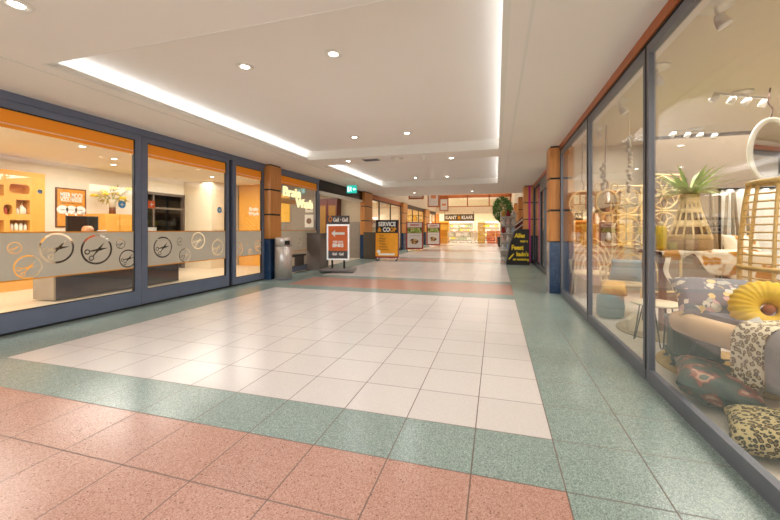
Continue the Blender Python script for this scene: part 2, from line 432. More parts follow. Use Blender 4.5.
# ---------------------------------------------------------------- storefront builder (planes of constant X)
def shopfront(name, X, y0, y1, z0, z1, stile=(.1, .1), rail=(.2, .09), m=None, dx=.06, label=None, kind='structure', gasket=True, mull=()):
    m = m or M_SLATE
    r = thing(name, label, None, (X, y0, 0), kind=kind); of = (X, y0, 0)
    f = MB(of); h = dx / 2
    f.box(X - h, y0, z0, X + h, y1, z0 + rail[0]); f.box(X - h, y0, z1 - rail[1], X + h, y1, z1)
    f.box(X - h, y0, z0 + rail[0], X + h, y0 + stile[0], z1 - rail[1]); f.box(X - h, y1 - stile[1], z0 + rail[0], X + h, y1, z1 - rail[1])
    for q in mull: f.box(X - h, q - .025, z0 + rail[0], X + h, q + .025, z1 - rail[1])
    fr = f.build('frame', m, r)
    a0, a1, b0, b1 = y0 + stile[0], y1 - stile[1], z0 + rail[0], z1 - rail[1]
    if gasket:
        g = MB(of); w = .012; q = h * .7
        g.box(X - q, a0, b0, X + q, a0 + w, b1); g.box(X - q, a1 - w, b0, X + q, a1, b1); g.box(X - q, a0, b0, X + q, a1, b0 + w * .8); g.box(X - q, a0, b1 - w, X + q, a1, b1)
        g.build('gasket', M_BLACK, r)
    pe = [a0] + list(mull) + [a1]
    for p, q in zip(pe, pe[1:]):
        MB(of).box(X - .005, p, b0, X + .005, q, b1).build('pane', M_GLASS, r)
    return r, (a0, a1, b0, b1)

def px2(px, py, X):
    u = (px - 390) / FPX; v = (229.17 - py) / FPX; cc, ss = math.cos(YAW), math.sin(YAW)
    d = (u * cc - ss, u * ss + cc, v); t = X / d[0]; return d[1] * t, EYE + d[2] * t, t
def cut_film(root, X, y0, y1, z0, z1, marks):
    """frosted band with scissor roundels cut clear through it"""
    org = root.location
    b = MB(); b.box(X - .0015, y0, z0, X + .0015, y1, z1); o = b.build('frosted_film', M_FROST)
    D = .04
    for (cx, cz, r) in marks:
        M = frame_at((X - .02, cx, cz), YV, ZV) @ Matrix.Diagonal((r, r, 1, 1))
        def bar(k, p, q, w0, w1):
            d = Vector((q[0] - p[0], q[1] - p[1])); n = Vector((-d.y, d.x)).normalized()
            m = (p[0] * .45 + q[0] * .55, p[1] * .45 + q[1] * .55)
            k.prism([(p[0] + n.x * w0, p[1] + n.y * w0), (p[0] - n.x * w0, p[1] - n.y * w0), (m[0] - n.x * w1, m[1] - n.y * w1), (q[0], q[1]), (m[0] + n.x * w1, m[1] + n.y * w1)], D, M)
        for sel in range(5):
            k = MB()
            if sel == 0: k.ring((0, 0), .87, 1.0, D, M)
            if sel == 1: bar(k, (-.47, -.1), (.74, .08), .04, .085)
            if sel == 2: bar(k, (-.25, -.43), (.52, .5), .04, .085)
            if sel == 3: k.ring((-.6, -.13), .1, .18, D, M, 20)
            if sel == 4: k.ring((-.34, -.55), .1, .18, D, M, 20)
            co = k.build('cutter', M_FROST)
            md = o.modifiers.new('cut', 'BOOLEAN'); md.object = co; md.solver = 'EXACT'; md.operation = 'DIFFERENCE'
            bpy.context.view_layer.update()
            me = bpy.data.meshes.new_from_object(o.evaluated_get(bpy.context.evaluated_depsgraph_get()))
            o.modifiers.clear(); o.data = me; bpy.data.objects.remove(co)
    me = o.data
    me.transform(Matrix.Translation(-Vector(org))); o.parent = root
    of = tuple(org)
    l = MB(of); l.box(X - .002, y0, z1, X + .002, y1, z1 + .016); l.box(X - .002, y0, z0 - .016, X + .002, y1, z0); l.build('orange_edge_line', M_ORLINE, root)
    return o
def top_film(root, X, y0, y1, z1):
    of = tuple(root.location)
    MB(of).box(X - .0015, y0, z1 - .165, X + .0015, y1, z1).box(X - .0015, y0, z1 - .22, X + .0015, y1, z1 - .18).build('orange_film', M_ORF, root)
    MB(of).box(X - .002, y0, z1 - .18, X + .002, y1, z1 - .165).build('pale_line', M_PALELINE, root)
def sticker(root, X, px, py, r, m, square=False):
    y, z, t = px2(px, py, X); of = tuple(root.location); b = MB(of); M = frame_at((X, y, z), YV, ZV)
    if square: b.prism([(-r, -r), (r, -r), (r, r), (-r, r)], .002, M)
    else: b.prism([(r * math.cos(a * PI / 12), r * math.sin(a * PI / 12)) for a in range(24)], .002, M)
    s = b.build('sticker', m, root)
    w = MB(of); w.box(X + .002, y - r * .5, z - r * .12, X + .003, y + r * .5, z + r * .12); w.box(X + .002, y - r * .12, z - r * .5, X + .003, y + r * .12, z + r * .5)
    w.build('mark', M_WHITE, s)
M_BLUEST = mat('blue_sticker', (60, 150, 205), .5); M_ORST = mat('orange_sticker', (226, 104, 40), .5)

# ---- left: hair salon front
h = MB(); h.box(XL - .1, -6, 2.66, XL + .05, 7.43, ZC); h.box(XL - .1, -6, 2.652, XL + .035, 7.43, 2.66)
struct('trim_4', h, M_SLATE)
struct('trim_5', MB().box(XL - .06, -6, .0, XL + .01, 7.43, .028), M_BLACK)
shopfront('window_1', XL, -6, 1.9, .0, 2.652, (.1, .1))
marks = lambda X, L: [(px2(a, b, X)[0], px2(a, b, X)[1], r * px2(a, b, X)[2] / FPX) for a, b, r in L]
d1, (a0, a1, b0, b1) = shopfront('door_1', XL, 1.92, 4.315, .03, 2.652, (.12, .1), (.22, .085))
F = XL + .009
cut_film(d1, F, a0 + .012, a1 - .012, .615, 1.155, marks(XL, [(14, 248, 6), (27.5, 267, 12), (56.5, 248, 15.5), (96.5, 249.5, 15), (120.2, 244, 4.8), (127.5, 258.5, 9)]))
top_film(d1, F, a0, a1, b1)
sticker(d1, F, 40, 191.5, .025, M_BLUEST); sticker(d1, F, 122, 204.5, .055, M_BLUEST)
d2, (a0, a1, b0, b1) = shopfront('door_2', XL - .02, 4.335, 6.27, .03, 2.652, (.1, .08), (.22, .085))
F = XL - .011
cut_film(d2, F, a0 + .012, a1 - .012, .615, 1.155, marks(XL, [(163.5, 247.2, 10.6), (180.5, 241.6, 4), (198.7, 240.6, 8.6), (185.5, 255.3, 7), (218, 247.5, 8)]))
top_film(d2, F, a0, a1, b1)
sticker(d2, F, 151.5, 204.5, .06, M_ORST, True); sticker(d2, F, 219.5, 210, .06, M_BLUEST)
w2, (a0, a1, b0, b1) = shopfront('window_2', XL, 6.35, 7.42, .03, 2.652, (.1, .08), (.14, .085))
F = XL + .009
cut_film(w2, F, a0 + .012, a1 - .012, .615, 1.155, marks(XL, [(238, 249, 6.5), (249.8, 252.5, 3.4), (247, 243, 2.2), (258, 246, 5.5)]))
top_film(w2, F, a0, a1, b1)
struct('trim_6', MB().box(XL - .06, 6.27, .0, XL - .03, 6.35, 2.652), M_BLACK)

# ---- pillars (cherry panels on a blue granite foot)
def pillar(x0, y0, x1, y1, label, base=M_GRAN):
    r = thing('pillar', label, 'pillar', ((x0 + x1) / 2, (y0 + y1) / 2, 0), kind='structure'); of = tuple(r.location)
    MB(of).box(x0, y0, 0, x1, y1, .955, bev=.004).build('granite_base', base, r)
    MB(of).box(x0 + .025, y0 + .025, .955, x1 - .012, y1 - .012, ZC).build('core', M_BLACK, r)
    z = .975
    for k in range(3):
        MB(of).box(x0, y0, z, x1, y1, z + .555, bev=.003).build('wood_panel', M_PANEL, r); z += .595
    return r
pillar(XL - .05, 7.45, -5.14, 7.9, 'wood and blue granite pillar at the right end of the salon doors')
pillar(.955, 7.34, XR + .05, 7.75, 'wood and blue granite pillar at the far end of the home shop window')
pillar(XL - .05, 13.95, -5.16, 14.9, 'wood and granite pillar behind the orange and black board')
pillar(XL - .05, 20.4, -5.16, 21.4, 'wood and granite pillar left of the red board with food pictures')
pillar(XL - .05, 27.4, -5.16, 29.1, 'distant wood and granite pillar before the orange lit shop')
pr = pillar(.95, 13.75, 1.4, 14.4, 'wood and dark granite pillar with a magenta stripe behind the black stand', M_BLACK)
MB(tuple(pr.location)).box(1.1, 13.735, .02, 1.17, 13.75, ZC).build('magenta_stripe', mat('magenta', (190, 24, 130), .5), pr)

# ---- left: second salon window with illuminated lettering
struct('trim_7', MB().box(XL - .1, 7.9, 2.66, XL + .04, 10.2, ZC), M_SLATE)
w3, (a0, a1, b0, b1) = shopfront('window_3', XL, 7.91, 10.18, .03, 2.66, (.05, .1), (.14, .06))
top_film(w3, XL + .009, a0, a1, b1)
cut_film(w3, XL + .009, a0 + .012, a1 - .012, .615, 1.155, marks(XL, [(299, 243, 5), (310, 244, 5.5), (287, 241, 4)]))
M_SIGN = emit('lit_sign_letters', (255, 232, 170), 1.15)
def wallsign(px, py, X): y, z, t = px2(px, py, X); return (X, y, z)
s = thing('illuminated_sign', 'glowing yellow shop name letters in the window beside the pillar', 'sign', (XL - .07, 9.0, 2.0))
text('Brain', .36, M_SIGN, s, (0, -.19, .2), YV, ZV, 'letters', width=.86, bold=.006, depth=.04)
text('Wash', .36, M_SIGN, s, (0, .5, -.07), YV, ZV, 'letters', width=.95, bold=.006, depth=.04)
MB().box(-.02, -.85, -.12, .02, -.04, .02).build('back_bar', mat('sign_bar', (240, 170, 90), .5), s)
for yy in (-.5, .6): MB().tube([(0, yy, .3), (0, yy, .66)], .004).build('suspension_wire', M_DKMET, s)

# ---- salon interior
SXB = -9.3
struct('floor_salon', MB().box(SXB - .1, -6, -.05, XL - .02, 10.3, 0), mat('salon_floor', (214, 196, 168), .35, var=.03))
struct('ceiling_salon', MB().box(SXB - .1, -6, 2.66, XL - .1, 10.3, 2.7), mat('salon_ceiling', (236, 222, 196), .85, var=.02))
b = MB(); b.box(SXB - .1, -6, 0, SXB, 7.55, 2.66); b.box(SXB - .1, 9.0, 0, SXB, 10.3, 2.66); b.box(SXB - .1, 7.55, 2.2, SXB, 9.0, 2.66)
struct('wall_salon_rear', b, mat('salon_wall', (236, 226, 206), .7, var=.02))
struct('wall_salon_end', MB().box(SXB, 10.22, 0, XL - .03, 10.3, 2.66), mat('taupe_wall', (142, 132, 120), .7, var=.02))
struct('wall_salon_near', MB().box(SXB, -6.1, 0, XL - .03, -6, 2.66), M_CREAM)
struct('wall_salon_cabin', MB().box(SXB, 9.0, 0, -8.28, 10.2, 2.66), M_CREAM)
struct('wall_salon_orange', MB().box(-8.2, 10.14, 0, -7.2, 10.22, 2.66), M_ORANGE)
b = MB(); b.box(-11.2, 6.8, 0, -11.1, 10, 2.5); b.box(-11.2, 6.7, 0, SXB - .1, 6.8, 2.5); b.box(-11.2, 10, 0, SXB - .1, 10.1, 2.5)
struct('wall_salon_backroom', b, mat('backroom_wall', (52, 46, 40), .7))
struct('floor_backroom', MB().box(-11.2, 6.8, -.05, SXB - .1, 10, 0), M_BWOOD)
struct('ceiling_backroom', MB().box(-11.2, 6.8, 2.5, SXB - .1, 10.1, 2.54), M_CREAM)
b = MB(); b.box(SXB - .1, 7.5, 0, SXB + .03, 7.58, 2.25); b.box(SXB - .1, 8.96, 0, SXB + .03, 9.0, 2.25); b.box(SXB - .1, 7.5, 2.18, SXB + .03, 9.0, 2.25); b.box(SXB - .06, 7.95, 0, SXB - .02, 8.0, 2.18); b.box(SXB - .06, 7.58, 1.78, SXB - .02, 8.96, 1.83)
struct('door_3', b, mat('brown_grey', (110, 96, 84), .5))
text('Brain\nWash', .17, M_TXTW, None, (-7.62, 10.13, 1.78), XV, ZV, 'wall_lettering', depth=.01, bold=.004)
tag(COL.objects[-1] if False else [o for o in COL.objects if o.name == 'wall_lettering'][0], 'small white shop name on the orange wall inside the salon', 'lettering')
# potted plant in the back room
v = thing('potted_plant', 'dark leafy plant in a white pot seen through the salon doorway', 'plant', (-10.0, 8.15, 0))
MB().lathe([(.14, 0), (.19, .35), (.2, .42), (.17, .42), (.16, .36), (0, .36)], n=20).build('pot', M_WHITE, v, True)
def leaf_ball(n, c, r, ll, lw, rng, flat=.35):
    b = MB()
    for i in range(n):
        d = Vector((rng.gauss(0, 1), rng.gauss(0, 1), rng.gauss(0, 1))).normalized(); q = rng.uniform(.45, 1) ** .6
        p = Vector(c) + Vector((d.x * r[0], d.y * r[1], d.z * r[2])) * q
        ax = (d + Vector((rng.gauss(0, .5), rng.gauss(0, .5), rng.gauss(-.3, .5)))).normalized(); sd = ax.orthogonal().normalized()
        sd = Matrix.Rotation(rng.uniform(0, 6.28), 3, ax) @ sd; nn = ax.cross(sd)
        l = ll * rng.uniform(.7, 1.2); w = lw * rng.uniform(.7, 1.2)
        b._add([p, p + ax * l * .35 + sd * w, p + ax * l * .4 + nn * w * flat, p + ax * l * .35 - sd * w, p + ax * l], [(0, 1, 2), (0, 2, 3), (1, 4, 2), (2, 4, 3)])
    return b
MB().tube([(0, 0, .36), (.02, .02, 1.0), (0, 0, 1.5)], .02).build('stem', M_BWOOD, v)
leaf_ball(240, (0, 0, 1.3), (.3, .3, .6), .16, .03, R).build('foliage', mat('dark_leaves', (40, 62, 30), .5, var=.3), v)
# reception desk
DX = -7.0
v = thing('reception_desk', 'long dark brown glossy reception desk behind the frosted door band', 'desk', (DX, 5.3, 0)); of = tuple(v.location)
MB(of).box(DX - .5, 4.2, .02, DX, 6.62, .93).build('desk_front', M_DESK, v)
MB(of).box(DX - .55, 4.15, .93, DX + .03, 6.66, .97, bev=.006).build('desk_top', mat('desk_top', (70, 54, 46), .3), v)
MB(of).box(DX - .5, 4.17, .02, DX, 4.199, .93).build('end_panel', mat('taupe_panel', (160, 146, 128), .4), v)
v = thing('computer_monitor', 'dark flat computer monitor standing on the reception desk', 'monitor', (-7.3, 4.8, .97), rz=-.25)
MB().box(-.11, -.14, 0, .11, .14, .015, bev=.004).build('base', M_DKMET, v); MB().tube([(0, 0, .015), (0, 0, .2)], .018).build('stand', M_DKMET, v)
MB().box(-.02, -.24, .17, .015, .24, .47, bev=.006).build('screen_housing', mat('monitor_grey', (78, 70, 64), .35), v); MB().box(.015, -.22, .19, .019, .22, .45).build('screen', M_BLACK, v)
v = thing('tape_dispenser', 'small orange gadget on the desk before the monitor', 'gadget', (-7.1, 4.72, .97)); v.scale = (1.7,) * 3
MB().box(-.05, -.07, 0, .05, .07, .08, bev=.02).build('body', M_ORST, v, 'auto'); MB().lathe([(0, -.03), (.05, -.03), (.05, .03), (0, .03)], M=TR(0, .02, .12) @ RX(PI / 2)).build('roll', mat('peach', (230, 160, 110), .5), v, True)
v = thing('payment_terminal', 'small pale card terminal on the reception desk right of the orange gadget', 'terminal', (-7.1, 5.05, .97)); v.scale = (1.8,) * 3
MB().box(-.05, -.05, 0, .05, .05, .03, bev=.008).build('base', M_WHITE, v); MB().box(-.04, -.05, .03, .03, .05, .12, M=RY(-.5), bev=.008).build('keypad_unit', mat('pale_grey', (186, 180, 176), .4), v)
v = thing('leaflet_holder', 'little white leaflet holder near the right end of the desk', 'holder', (-7.1, 6.0, .97)); v.scale = (1.5,) * 3
MB().box(-.05, -.09, 0, .05, .09, .01).build('base', M_WHITE, v); MB().box(-.01, -.09, .01, .005, .09, .18).build('leaflet', M_WHITE, v); 
# orange cabinet with flowers, by the rear wall
v = thing('orange_cabinet', 'orange cupboard against the salon rear wall under the flowers', 'cabinet', (-8.95, 6.49, 0)); of = tuple(v.location)
MB(of).box(SXB + .02, 6.14, 0, -8.65, 6.84, 1.56).build('body', M_ORANGE, v)
for yy in (6.15, 6.5): MB(of).box(-8.65, yy, .08, -8.63, yy + .33, 1.54, bev=.003).build('door', M_ORANGE, v)
v = thing('flower_vase', 'bamboo ringed glass vase of yellow flowers on the orange cabinet', 'vase', (-8.88, 6.5, 1.56))
MB().lathe([(.06, 0), (.07, .02), (.065, .12), (.07, .16)], n=16).build('vase_base', M_BWOOD, v, True); MB().lathe([(.066, .16), (.075, .3), (.085, .36), (.08, .36), (.06, .16)], n=16).build('vase_glass', mat('pale_vase', (220, 212, 190), .2), v, True)
for k in range(9):
    a = k * 2.4; rr = .1 + .035 * k; p = (rr * math.cos(a), rr * math.sin(a), .5 + .12 * math.sin(k * 1.7))
    st = MB().tube([(0, 0, .2), (p[0] * .4, p[1] * .4, .4), p], .006, 5).build('stalk', M_LEAF, v)
    f = MB()
    for j in range(6):
        b_ = j * PI / 3; f.ball((p[0] + .045 * math.cos(b_), p[1] + .045 * math.sin(b_), p[2] + .015 * (j % 2)), (.04, .04, .025), 8)
    f.build('blossom', mat('yellow_petal', (246, 212, 60), .6, var=.15), st, True)
leaf_ball(60, (0, 0, .45), (.3, .3, .15), .16, .02, R).build('foliage', mat('autumn_leaf', (170, 150, 70), .6), v)
# poster
v = thing('framed_poster', 'orange poster with white headline in a dark frame on salon wall', 'poster', (SXB + .001, 5.8, 1.72))
y0, zt, t_ = px2(55, 187, SXB); y1, zb, t_ = px2(85.5, 227.5, SXB); yc, zc_ = (y0 + y1) / 2, 1.72
W = y1 - y0; v.location = (SXB + .001, yc, (zt + zb) / 2); H2 = (zt - zb) / 2
MB().box(0, -W / 2, -H2, .02, W / 2, H2).build('frame', M_BWOOD, v); MB().box(.02, -W / 2 + .03, -H2 + .03, .024, W / 2 - .03, H2 - .03).build('print', mat('poster_orange', (216, 146, 50), .5), v)
text('MEER MOOI', .16, M_TXTW, v, (.025, 0, H2 * .62), YV, ZV, width=W * .72, bold=.004)
text('VOOR MINDER!', .12, M_TXTW, v, (.025, 0, H2 * .4), YV, ZV, width=W * .72, bold=.003)
text('onze nieuwe acties', .06, M_BWOOD, v, (.025, 0, H2 * .24), YV, ZV, width=W * .7)
for k in (-1, 0, 1):
    bl = MB().prism([(.115 * math.cos(a * PI / 10) * 1.0, .095 * math.sin(a * PI / 10)) for a in range(20)], .003, frame_at((.025, k * W * .29, -H2 * .1), YV, ZV)).prism([(.02, -.07), (.1, -.05), (.1, -.14)], .003, frame_at((.025, k * W * .29, -H2 * .1), YV, ZV)).build('speech_bubble', M_TXTW, v)
    text('acties', .04, M_TXTB, v, (.029, k * W * .29, -H2 * .1), YV, ZV)
# orange shelf wall with niches and bottles
SX = -8.98
v = thing('shelf_wall', 'orange display wall with rounded niches at the left of the salon', 'shelf', (SX, 4.6, 0)); of = tuple(v.location)
ys = lambda p: px2(p, 200, SX)[0]; zs = lambda p, q: px2(p, q, SX)[1]
niches = [(9, 184, 30, 194), (-14, 184, 4, 195), (16, 200, 30, 214), (3, 204, 13, 215), (-14, 200, -2, 214), (10, 220, 30, 230.5), (-14, 220, 4, 231)]
b = MB(of); b.box(SXB + .01, 3.4, 0, SX, ys(45), 2.34); so = b.build('panel', M_ORANGE, v)
k = MB(of)
for n_, (x0, y0_, x1, y1_) in enumerate(niches):
    a, bb = ys(x0), ys(x1); z1_, z0_ = zs((x0 + x1) / 2, y0_), zs((x0 + x1) / 2, y1_)
    if n_ in (0, 3): k.box(SX - .22, a, z0_, SX + .05, bb, z1_, bev=(z1_ - z0_) * .35)
    else: k.box(SX - .22, a, z0_, SX + .05, bb, z1_)
co = k.build('cutter', M_ORANGE, v)
md = so.modifiers.new('cut', 'BOOLEAN'); md.object = co; md.solver = 'EXACT'; md.operation = 'DIFFERENCE'
bpy.context.view_layer.update(); me = bpy.data.meshes.new_from_object(so.evaluated_get(bpy.context.evaluated_depsgraph_get())); so.modifiers.clear(); so.data = me; bpy.data.objects.remove(co)
bt = None
M_BOT = mat('bottle_white', (240, 232, 214), .35)
def bottle(x, y, z, sc, label, group, m=M_BOT):
    global bt
    if bt is None:
        bt = thing('bottle', label, 'bottle', (x, y, z), group=group)
        MB().lathe([(.03, 0), (.035, .01), (.035, .12), (.015, .15), (.012, .16)], n=14).build('bottle_body', m, bt, True); MB().lathe([(.014, .16), (.014, .19), (0, .19)], n=12).build('cap', mat('bottle_cap', (196, 160, 96), .4), bt, True)
        bt.scale = (sc,) * 3; return bt
    o = dup(bt, (x, y, z), None, label); o.scale = (sc,) * 3; o['group'] = group; return o
zn = zs(23, 214); zl = zs(20, 230.5)
for k_, p in enumerate((20.5, 25, 28)): bottle(SX - .1, ys(p), zn, (.7, 1.15, .8)[k_], ('short white bottle, left in the square niche of the orange wall', 'tall white bottle in the middle of the square orange niche', 'white bottle, right in the square niche of the orange wall')[k_], 'bottles in the middle niche')
for k_ in range(7): bottle(SX - .08 - .05 * (k_ % 2), ys(14 + k_ * 2.3), zl, .75 + .08 * (k_ % 3), 'white bottle in the row on the lowest niche of the orange wall', 'bottles in the low niche')
v = bottle(SX - .09, ys(8), zs(8, 215), 1.0, 'single bottle with red label in the round orange niche', 'bottles in the middle niche')
for ch in list(v.children):
    if ch.name.startswith('bottle_body'): ch.data = ch.data.copy(); ch.data.materials[0] = mat('red_label', (178, 58, 40), .5)
# rolling stool
v = thing('rolling_stool', 'salon stool on a five star base with castors by the glass door', 'stool', (-7.6, 3.35, 0))
for k in range(5):
    a = k * 2 * PI / 5; lg = MB().tube([(0, 0, .1), (.3 * math.cos(a), .3 * math.sin(a), .075)], [.025, .016], 6).build('leg', M_STEEL, v)
    MB().lathe([(0, -.012), (.03, -.012), (.03, .012), (0, .012)], n=12, M=TR(.3 * math.cos(a), .3 * math.sin(a), .032) @ RX(PI / 2)).build('castor', M_DKMET, lg, True)
MB().tube([(0, 0, .1), (0, 0, .46)], .028).build('gas_lift', M_STEEL, v); MB().lathe([(0, .46), (.17, .46), (.19, .49), (.18, .53), (0, .545)], n=24).build('seat', M_ORANGE, v, True)
# salon downlights
for x, y, l in ((-7.0, 4.6, 'round light in the salon ceiling above the left of the desk'), (-7.6, 5.6, 'round light in the salon ceiling above the middle of the desk'), (-8.3, 6.1, 'round light in the salon ceiling before the poster'), (-6.6, 6.0, 'round light in the salon ceiling behind the second door'), (-7.6, 8.3, 'round light in the salon ceiling farthest from the doors'), (-7.2, 2.8, 'round light in the salon ceiling nearest the left end')):
    dup(dl0, (x, y, 2.66), None, l)
for y in (0, 3, 5.6, 8.3): area(-7.4, y, 2.62, 2.4, 1.6, 58, (1, .96, .88))
# pictures on the end wall seen through the lettering window
for i, (px, py, w, hh, l) in enumerate(((285, 208, .34, .9, 'yellow panel poster at the left behind the glowing letters'), (309, 207, .26, .34, 'upper small picture with a dark shoe shape inside the window'), (309, 221, .3, .4, 'lower small picture with a dark oval inside the window'))):
    u = (px - 390) / FPX; d = (u * math.cos(YAW) - math.sin(YAW), u * math.sin(YAW) + math.cos(YAW)); t_ = 10.2 / d[1]; x, z = d[0] * t_, EYE + (229.17 - py) / FPX * t_
    v = thing('wall_picture', l, 'picture', (x, 10.22, z)); MB().box(-w / 2, -.02, -hh / 2, w / 2, 0, hh / 2).build('panel', mat('yellow_poster', (240, 186, 66), .5) if i == 0 else M_WHITE, v)
    if i: MB().lathe([(0, 0), (.08, 0), (.09, .004), (0, .006)], n=20, M=frame_at((0, -.021, 0), XV, ZV)).build('motif', M_BWOOD, v)
v = thing('salon_bench', 'dark bench under the lettering window of the salon', 'bench', (-5.75, 9.2, 0))
MB().box(-.18, -.7, .4, .18, .7, .45).build('seat', M_BLACK, v)
for yy in (-.6, .6): MB().box(-.15, yy - .02, 0, .15, yy + .02, .4).build('leg', M_BLACK, v)

# ---- left: wine shop opening
GL = XL
b = MB(); b.box(GL - .12, 10.2, 2.4, GL + .04, 13.95, ZC); struct('trim_8', b, mat('black_gloss_band', (18, 13, 12), .12, 0, .3))
struct('trim_9', MB().box(GL - .12, 10.2, 2.3, GL + .06, 13.95, 2.395), M_WHITE)
struct('trim_10', MB().box(GL - .1, 10.18, 0, GL + .03, 10.26, 2.75), M_SLATE)
struct('floor_wine_shop', MB().box(-10, 10.32, -.05, GL - .02, 33, 0), M_SHOPFL)
struct('ceiling_wine_shop', MB().box(-10, 10.32, 2.75, GL - .12, 33, 2.8), M_BEIGE)
struct('wall_wine_shop_rear', MB().box(-10.1, 10.32, 0, -10, 33, 2.75), M_BEIGE)
struct('wall_wine_shop_end', MB().box(-10, 14.4, 0, GL - .1, 14.5, 2.75), M_BEIGE)
struct('wall_second_shop_end', MB().box(-10, 20.9, 0, GL - .1, 21.0, 2.75), M_CREAM)
struct('wall_third_shop_end', MB().box(-10, 28.2, 0, GL - .1, 28.3, 2.75), mat('deep_yellow_wall', (236, 196, 90), .6))
area(-7.6, 12.3, 2.7, 3, 2.5, 70, (1, .95, .86))
v = thing('wall_cabinet', 'red brown wooden cabinet with glazed front inside the wine shop', 'cabinet', (-6.87, 14.0, 0))
MB().box(-.46, -.0, 0, .46, .38, 2.5).build('body', wood_mat('mahogany', (84, 34, 22), (108, 48, 30)), v)
for k in (-1, 1):
    dd = MB().box(-.22, -.03, .1, .22, 0, 2.4).build('door', wood_mat('mahogany', (84, 34, 22), (108, 48, 30)), v); dd.location = (k * .23, 0, 0)
    MB().box(-.16, -.036, 1.0, .16, -.03, 2.2).build('door_glass', mat('amber_display', (150, 110, 60), .2), dd)
v = thing('wall_panel', 'tall pale grey lower cupboard along the wine shop end wall', 'cupboard', (-5.9, 14.1, 0))
MB().box(-.48, 0, 0, .46, .28, 1.5).build('body', mat('taupe_cupboard', (150, 138, 126), .5), v)
v = thing('grey_counter', 'grey box counter beside the round steel bin at the wine shop entrance', 'counter', (-5.08, 9.7, 0)); of = tuple(v.location)
MB(of).box(-5.3, 9.45, .0, -4.87, 10.0, 1.06, bev=.006).build('body', mat('grey_slab', (112, 102, 98), .35, var=.12, vs=3), v)
MB(of).box(-5.31, 9.44, 1.06, -4.86, 10.01, 1.08).build('top', mat('grey_top', (84, 76, 72), .3), v)
v = thing('grey_screen_box', 'plain grey brown box screen just left of the orange board', 'box', (-4.85, 14.1, 0)); of = tuple(v.location)
MB(of).box(-5.15, 13.75, .0, -4.55, 13.93, 1.06, bev=.006).build('body', mat('olive_grey', (96, 86, 72), .4), v); MB(of).box(-5.16, 13.74, 1.06, -4.54, 13.94, 1.08).build('top', mat('grey_top', (84, 76, 72), .3), v)

# ---- litter bin
v = thing('litter_bin', 'round brushed steel litter bin by the salon pillar', 'bin', (-4.9, 7.62, 0))
MB().lathe([(.2, .03), (.2, .78), (.195, .785)], n=36).build('body', M_STEEL, v, True)
MB().lathe([(.21, 0), (.21, .03), (.2, .035)], n=36).build('base_ring', M_SLATE2, v, True)
MB().lathe([(.198, .79), (.198, .985), (.19, 1.0), (0, 1.0)], n=36).build('top_section', M_STEEL, v, True)
a_ = math.atan2(-7.82, 4.86) + .5
MB().lathe([(.2005, .83), (.2025, .83), (.2025, .93), (.2005, .93)], n=8, a0=a_ - .34, a1=a_ + .34).build('opening', M_BLACK, v)

# ---- standing signs
v = thing('pavement_sign', 'grey and orange poster stand with a white arrow before the wine shop', 'sign', (-4.27, 9.38, 0), rz=.22)
MB().box(-.48, -.28, .03, .48, .28, .1, bev=.02).build('base', mat('sign_base', (128, 122, 120), .5), v)
for k in (-1, 1):
    MB().tube([(k * .17, 0, .1), (k * .17, 0, .34)], .028).build('leg', M_DKMET, v)
    MB().lathe([(0, -.02), (.03, -.02), (.03, .02), (0, .02)], n=12, M=TR(k * .44, -.2, .03) @ RY(PI / 2)).build('castor', M_DKMET, v)
MB().box(-.325, -.03, .33, .325, .03, 1.34, bev=.006).build('frame', M_CHROME, v)
MB().box(-.275, -.034, .59, .275, -.03, 1.29).build('orange_poster', mat('sign_orange', (222, 108, 48), .5), v)
MB().box(-.275, -.034, .375, .275, -.03, .59).build('grey_footer', mat('sign_grey', (88, 80, 80), .5), v)
MB().box(-.32, -.025, 1.34, .32, .025, 1.58, bev=.01).build('header', mat('sign_grey', (88, 80, 80), .5), v)
S_ = frame_at((0, -.036, 1.08), XV, ZV)
MB().prism([(-.19, 0), (-.08, .1), (-.08, .035), (.19, .035), (.19, -.035), (-.08, -.035), (-.08, -.1)], .003, S_).build('arrow', M_TXTW, v)
text('WEER VOOR', .085, M_TXTW, v, (0, -.037, .84), XV, ZV, width=.3, bold=.003)
text('SINKS', .13, M_TXTW, v, (0, -.037, .74), XV, ZV, width=.32, bold=.008)
text('Gall · Gall', .1, M_TXTW, v, (0, -.037, .5), XV, ZV, width=.32, bold=.004)
text('Gall · Gall', .15, M_TXTW, v, (.07, -.028, 1.46), XV, ZV, width=.42, bold=.005)
MB().ring((0, 0), .03, .055, .004, frame_at((-.22, -.026, 1.48), XV, ZV) @ Matrix.Diagonal((1, 1.5, 1, 1)), 20).build('logo', mat('logo_orange', (232, 140, 50), .5), v)

def aboard(loc, rz, label, w, h_, panel, head, mside):
    v = thing('advertising_board', label, 'sign', loc, rz)
    tilt = .1
    for sd in (-1, 1):
        M = TR(0, sd * .26, .12) @ RX(sd * .12) if sd > 0 else TR(0, -.26, .12) @ RX(-.12)
        MB().box(-w / 2, -.02, 0, w / 2, .02, h_ - .12, M=M, bev=.005).build('board', mside, v)
    for sx in (-1, 1):
        MB()._add if False else None
        MB().prism([(-.26, .1), (.26, .1), (.1, h_ - .12), (-.1, h_ - .12)], .012, frame_at((sx * (w / 2 - .02), 0, 0), YV, ZV)).build('side_panel', mside, v)
        for sy in (-1, 1):
            lg = MB().box(sx * (w / 2 - .08) - .02, sy * .24 - .02, .05, sx * (w / 2 - .08) + .02, sy * .24 + .02, .14).build('leg', M_CHROME, v)
            MB().lathe([(0, -.015), (.04, -.015), (.04, .015), (0, .015)], n=12, M=TR(sx * (w / 2 - .08), sy * .24, .04) @ RY(PI / 2)).build('castor', M_DKMET, lg, True)
    M = TR(0, -.26, .12) @ RX(-.12)
    return v, M
v, M = aboard((-3.99, 13.25, 0), .18, 'orange and black board listing services beside the grey box screen', .86, 1.56, None, None, M_RED)
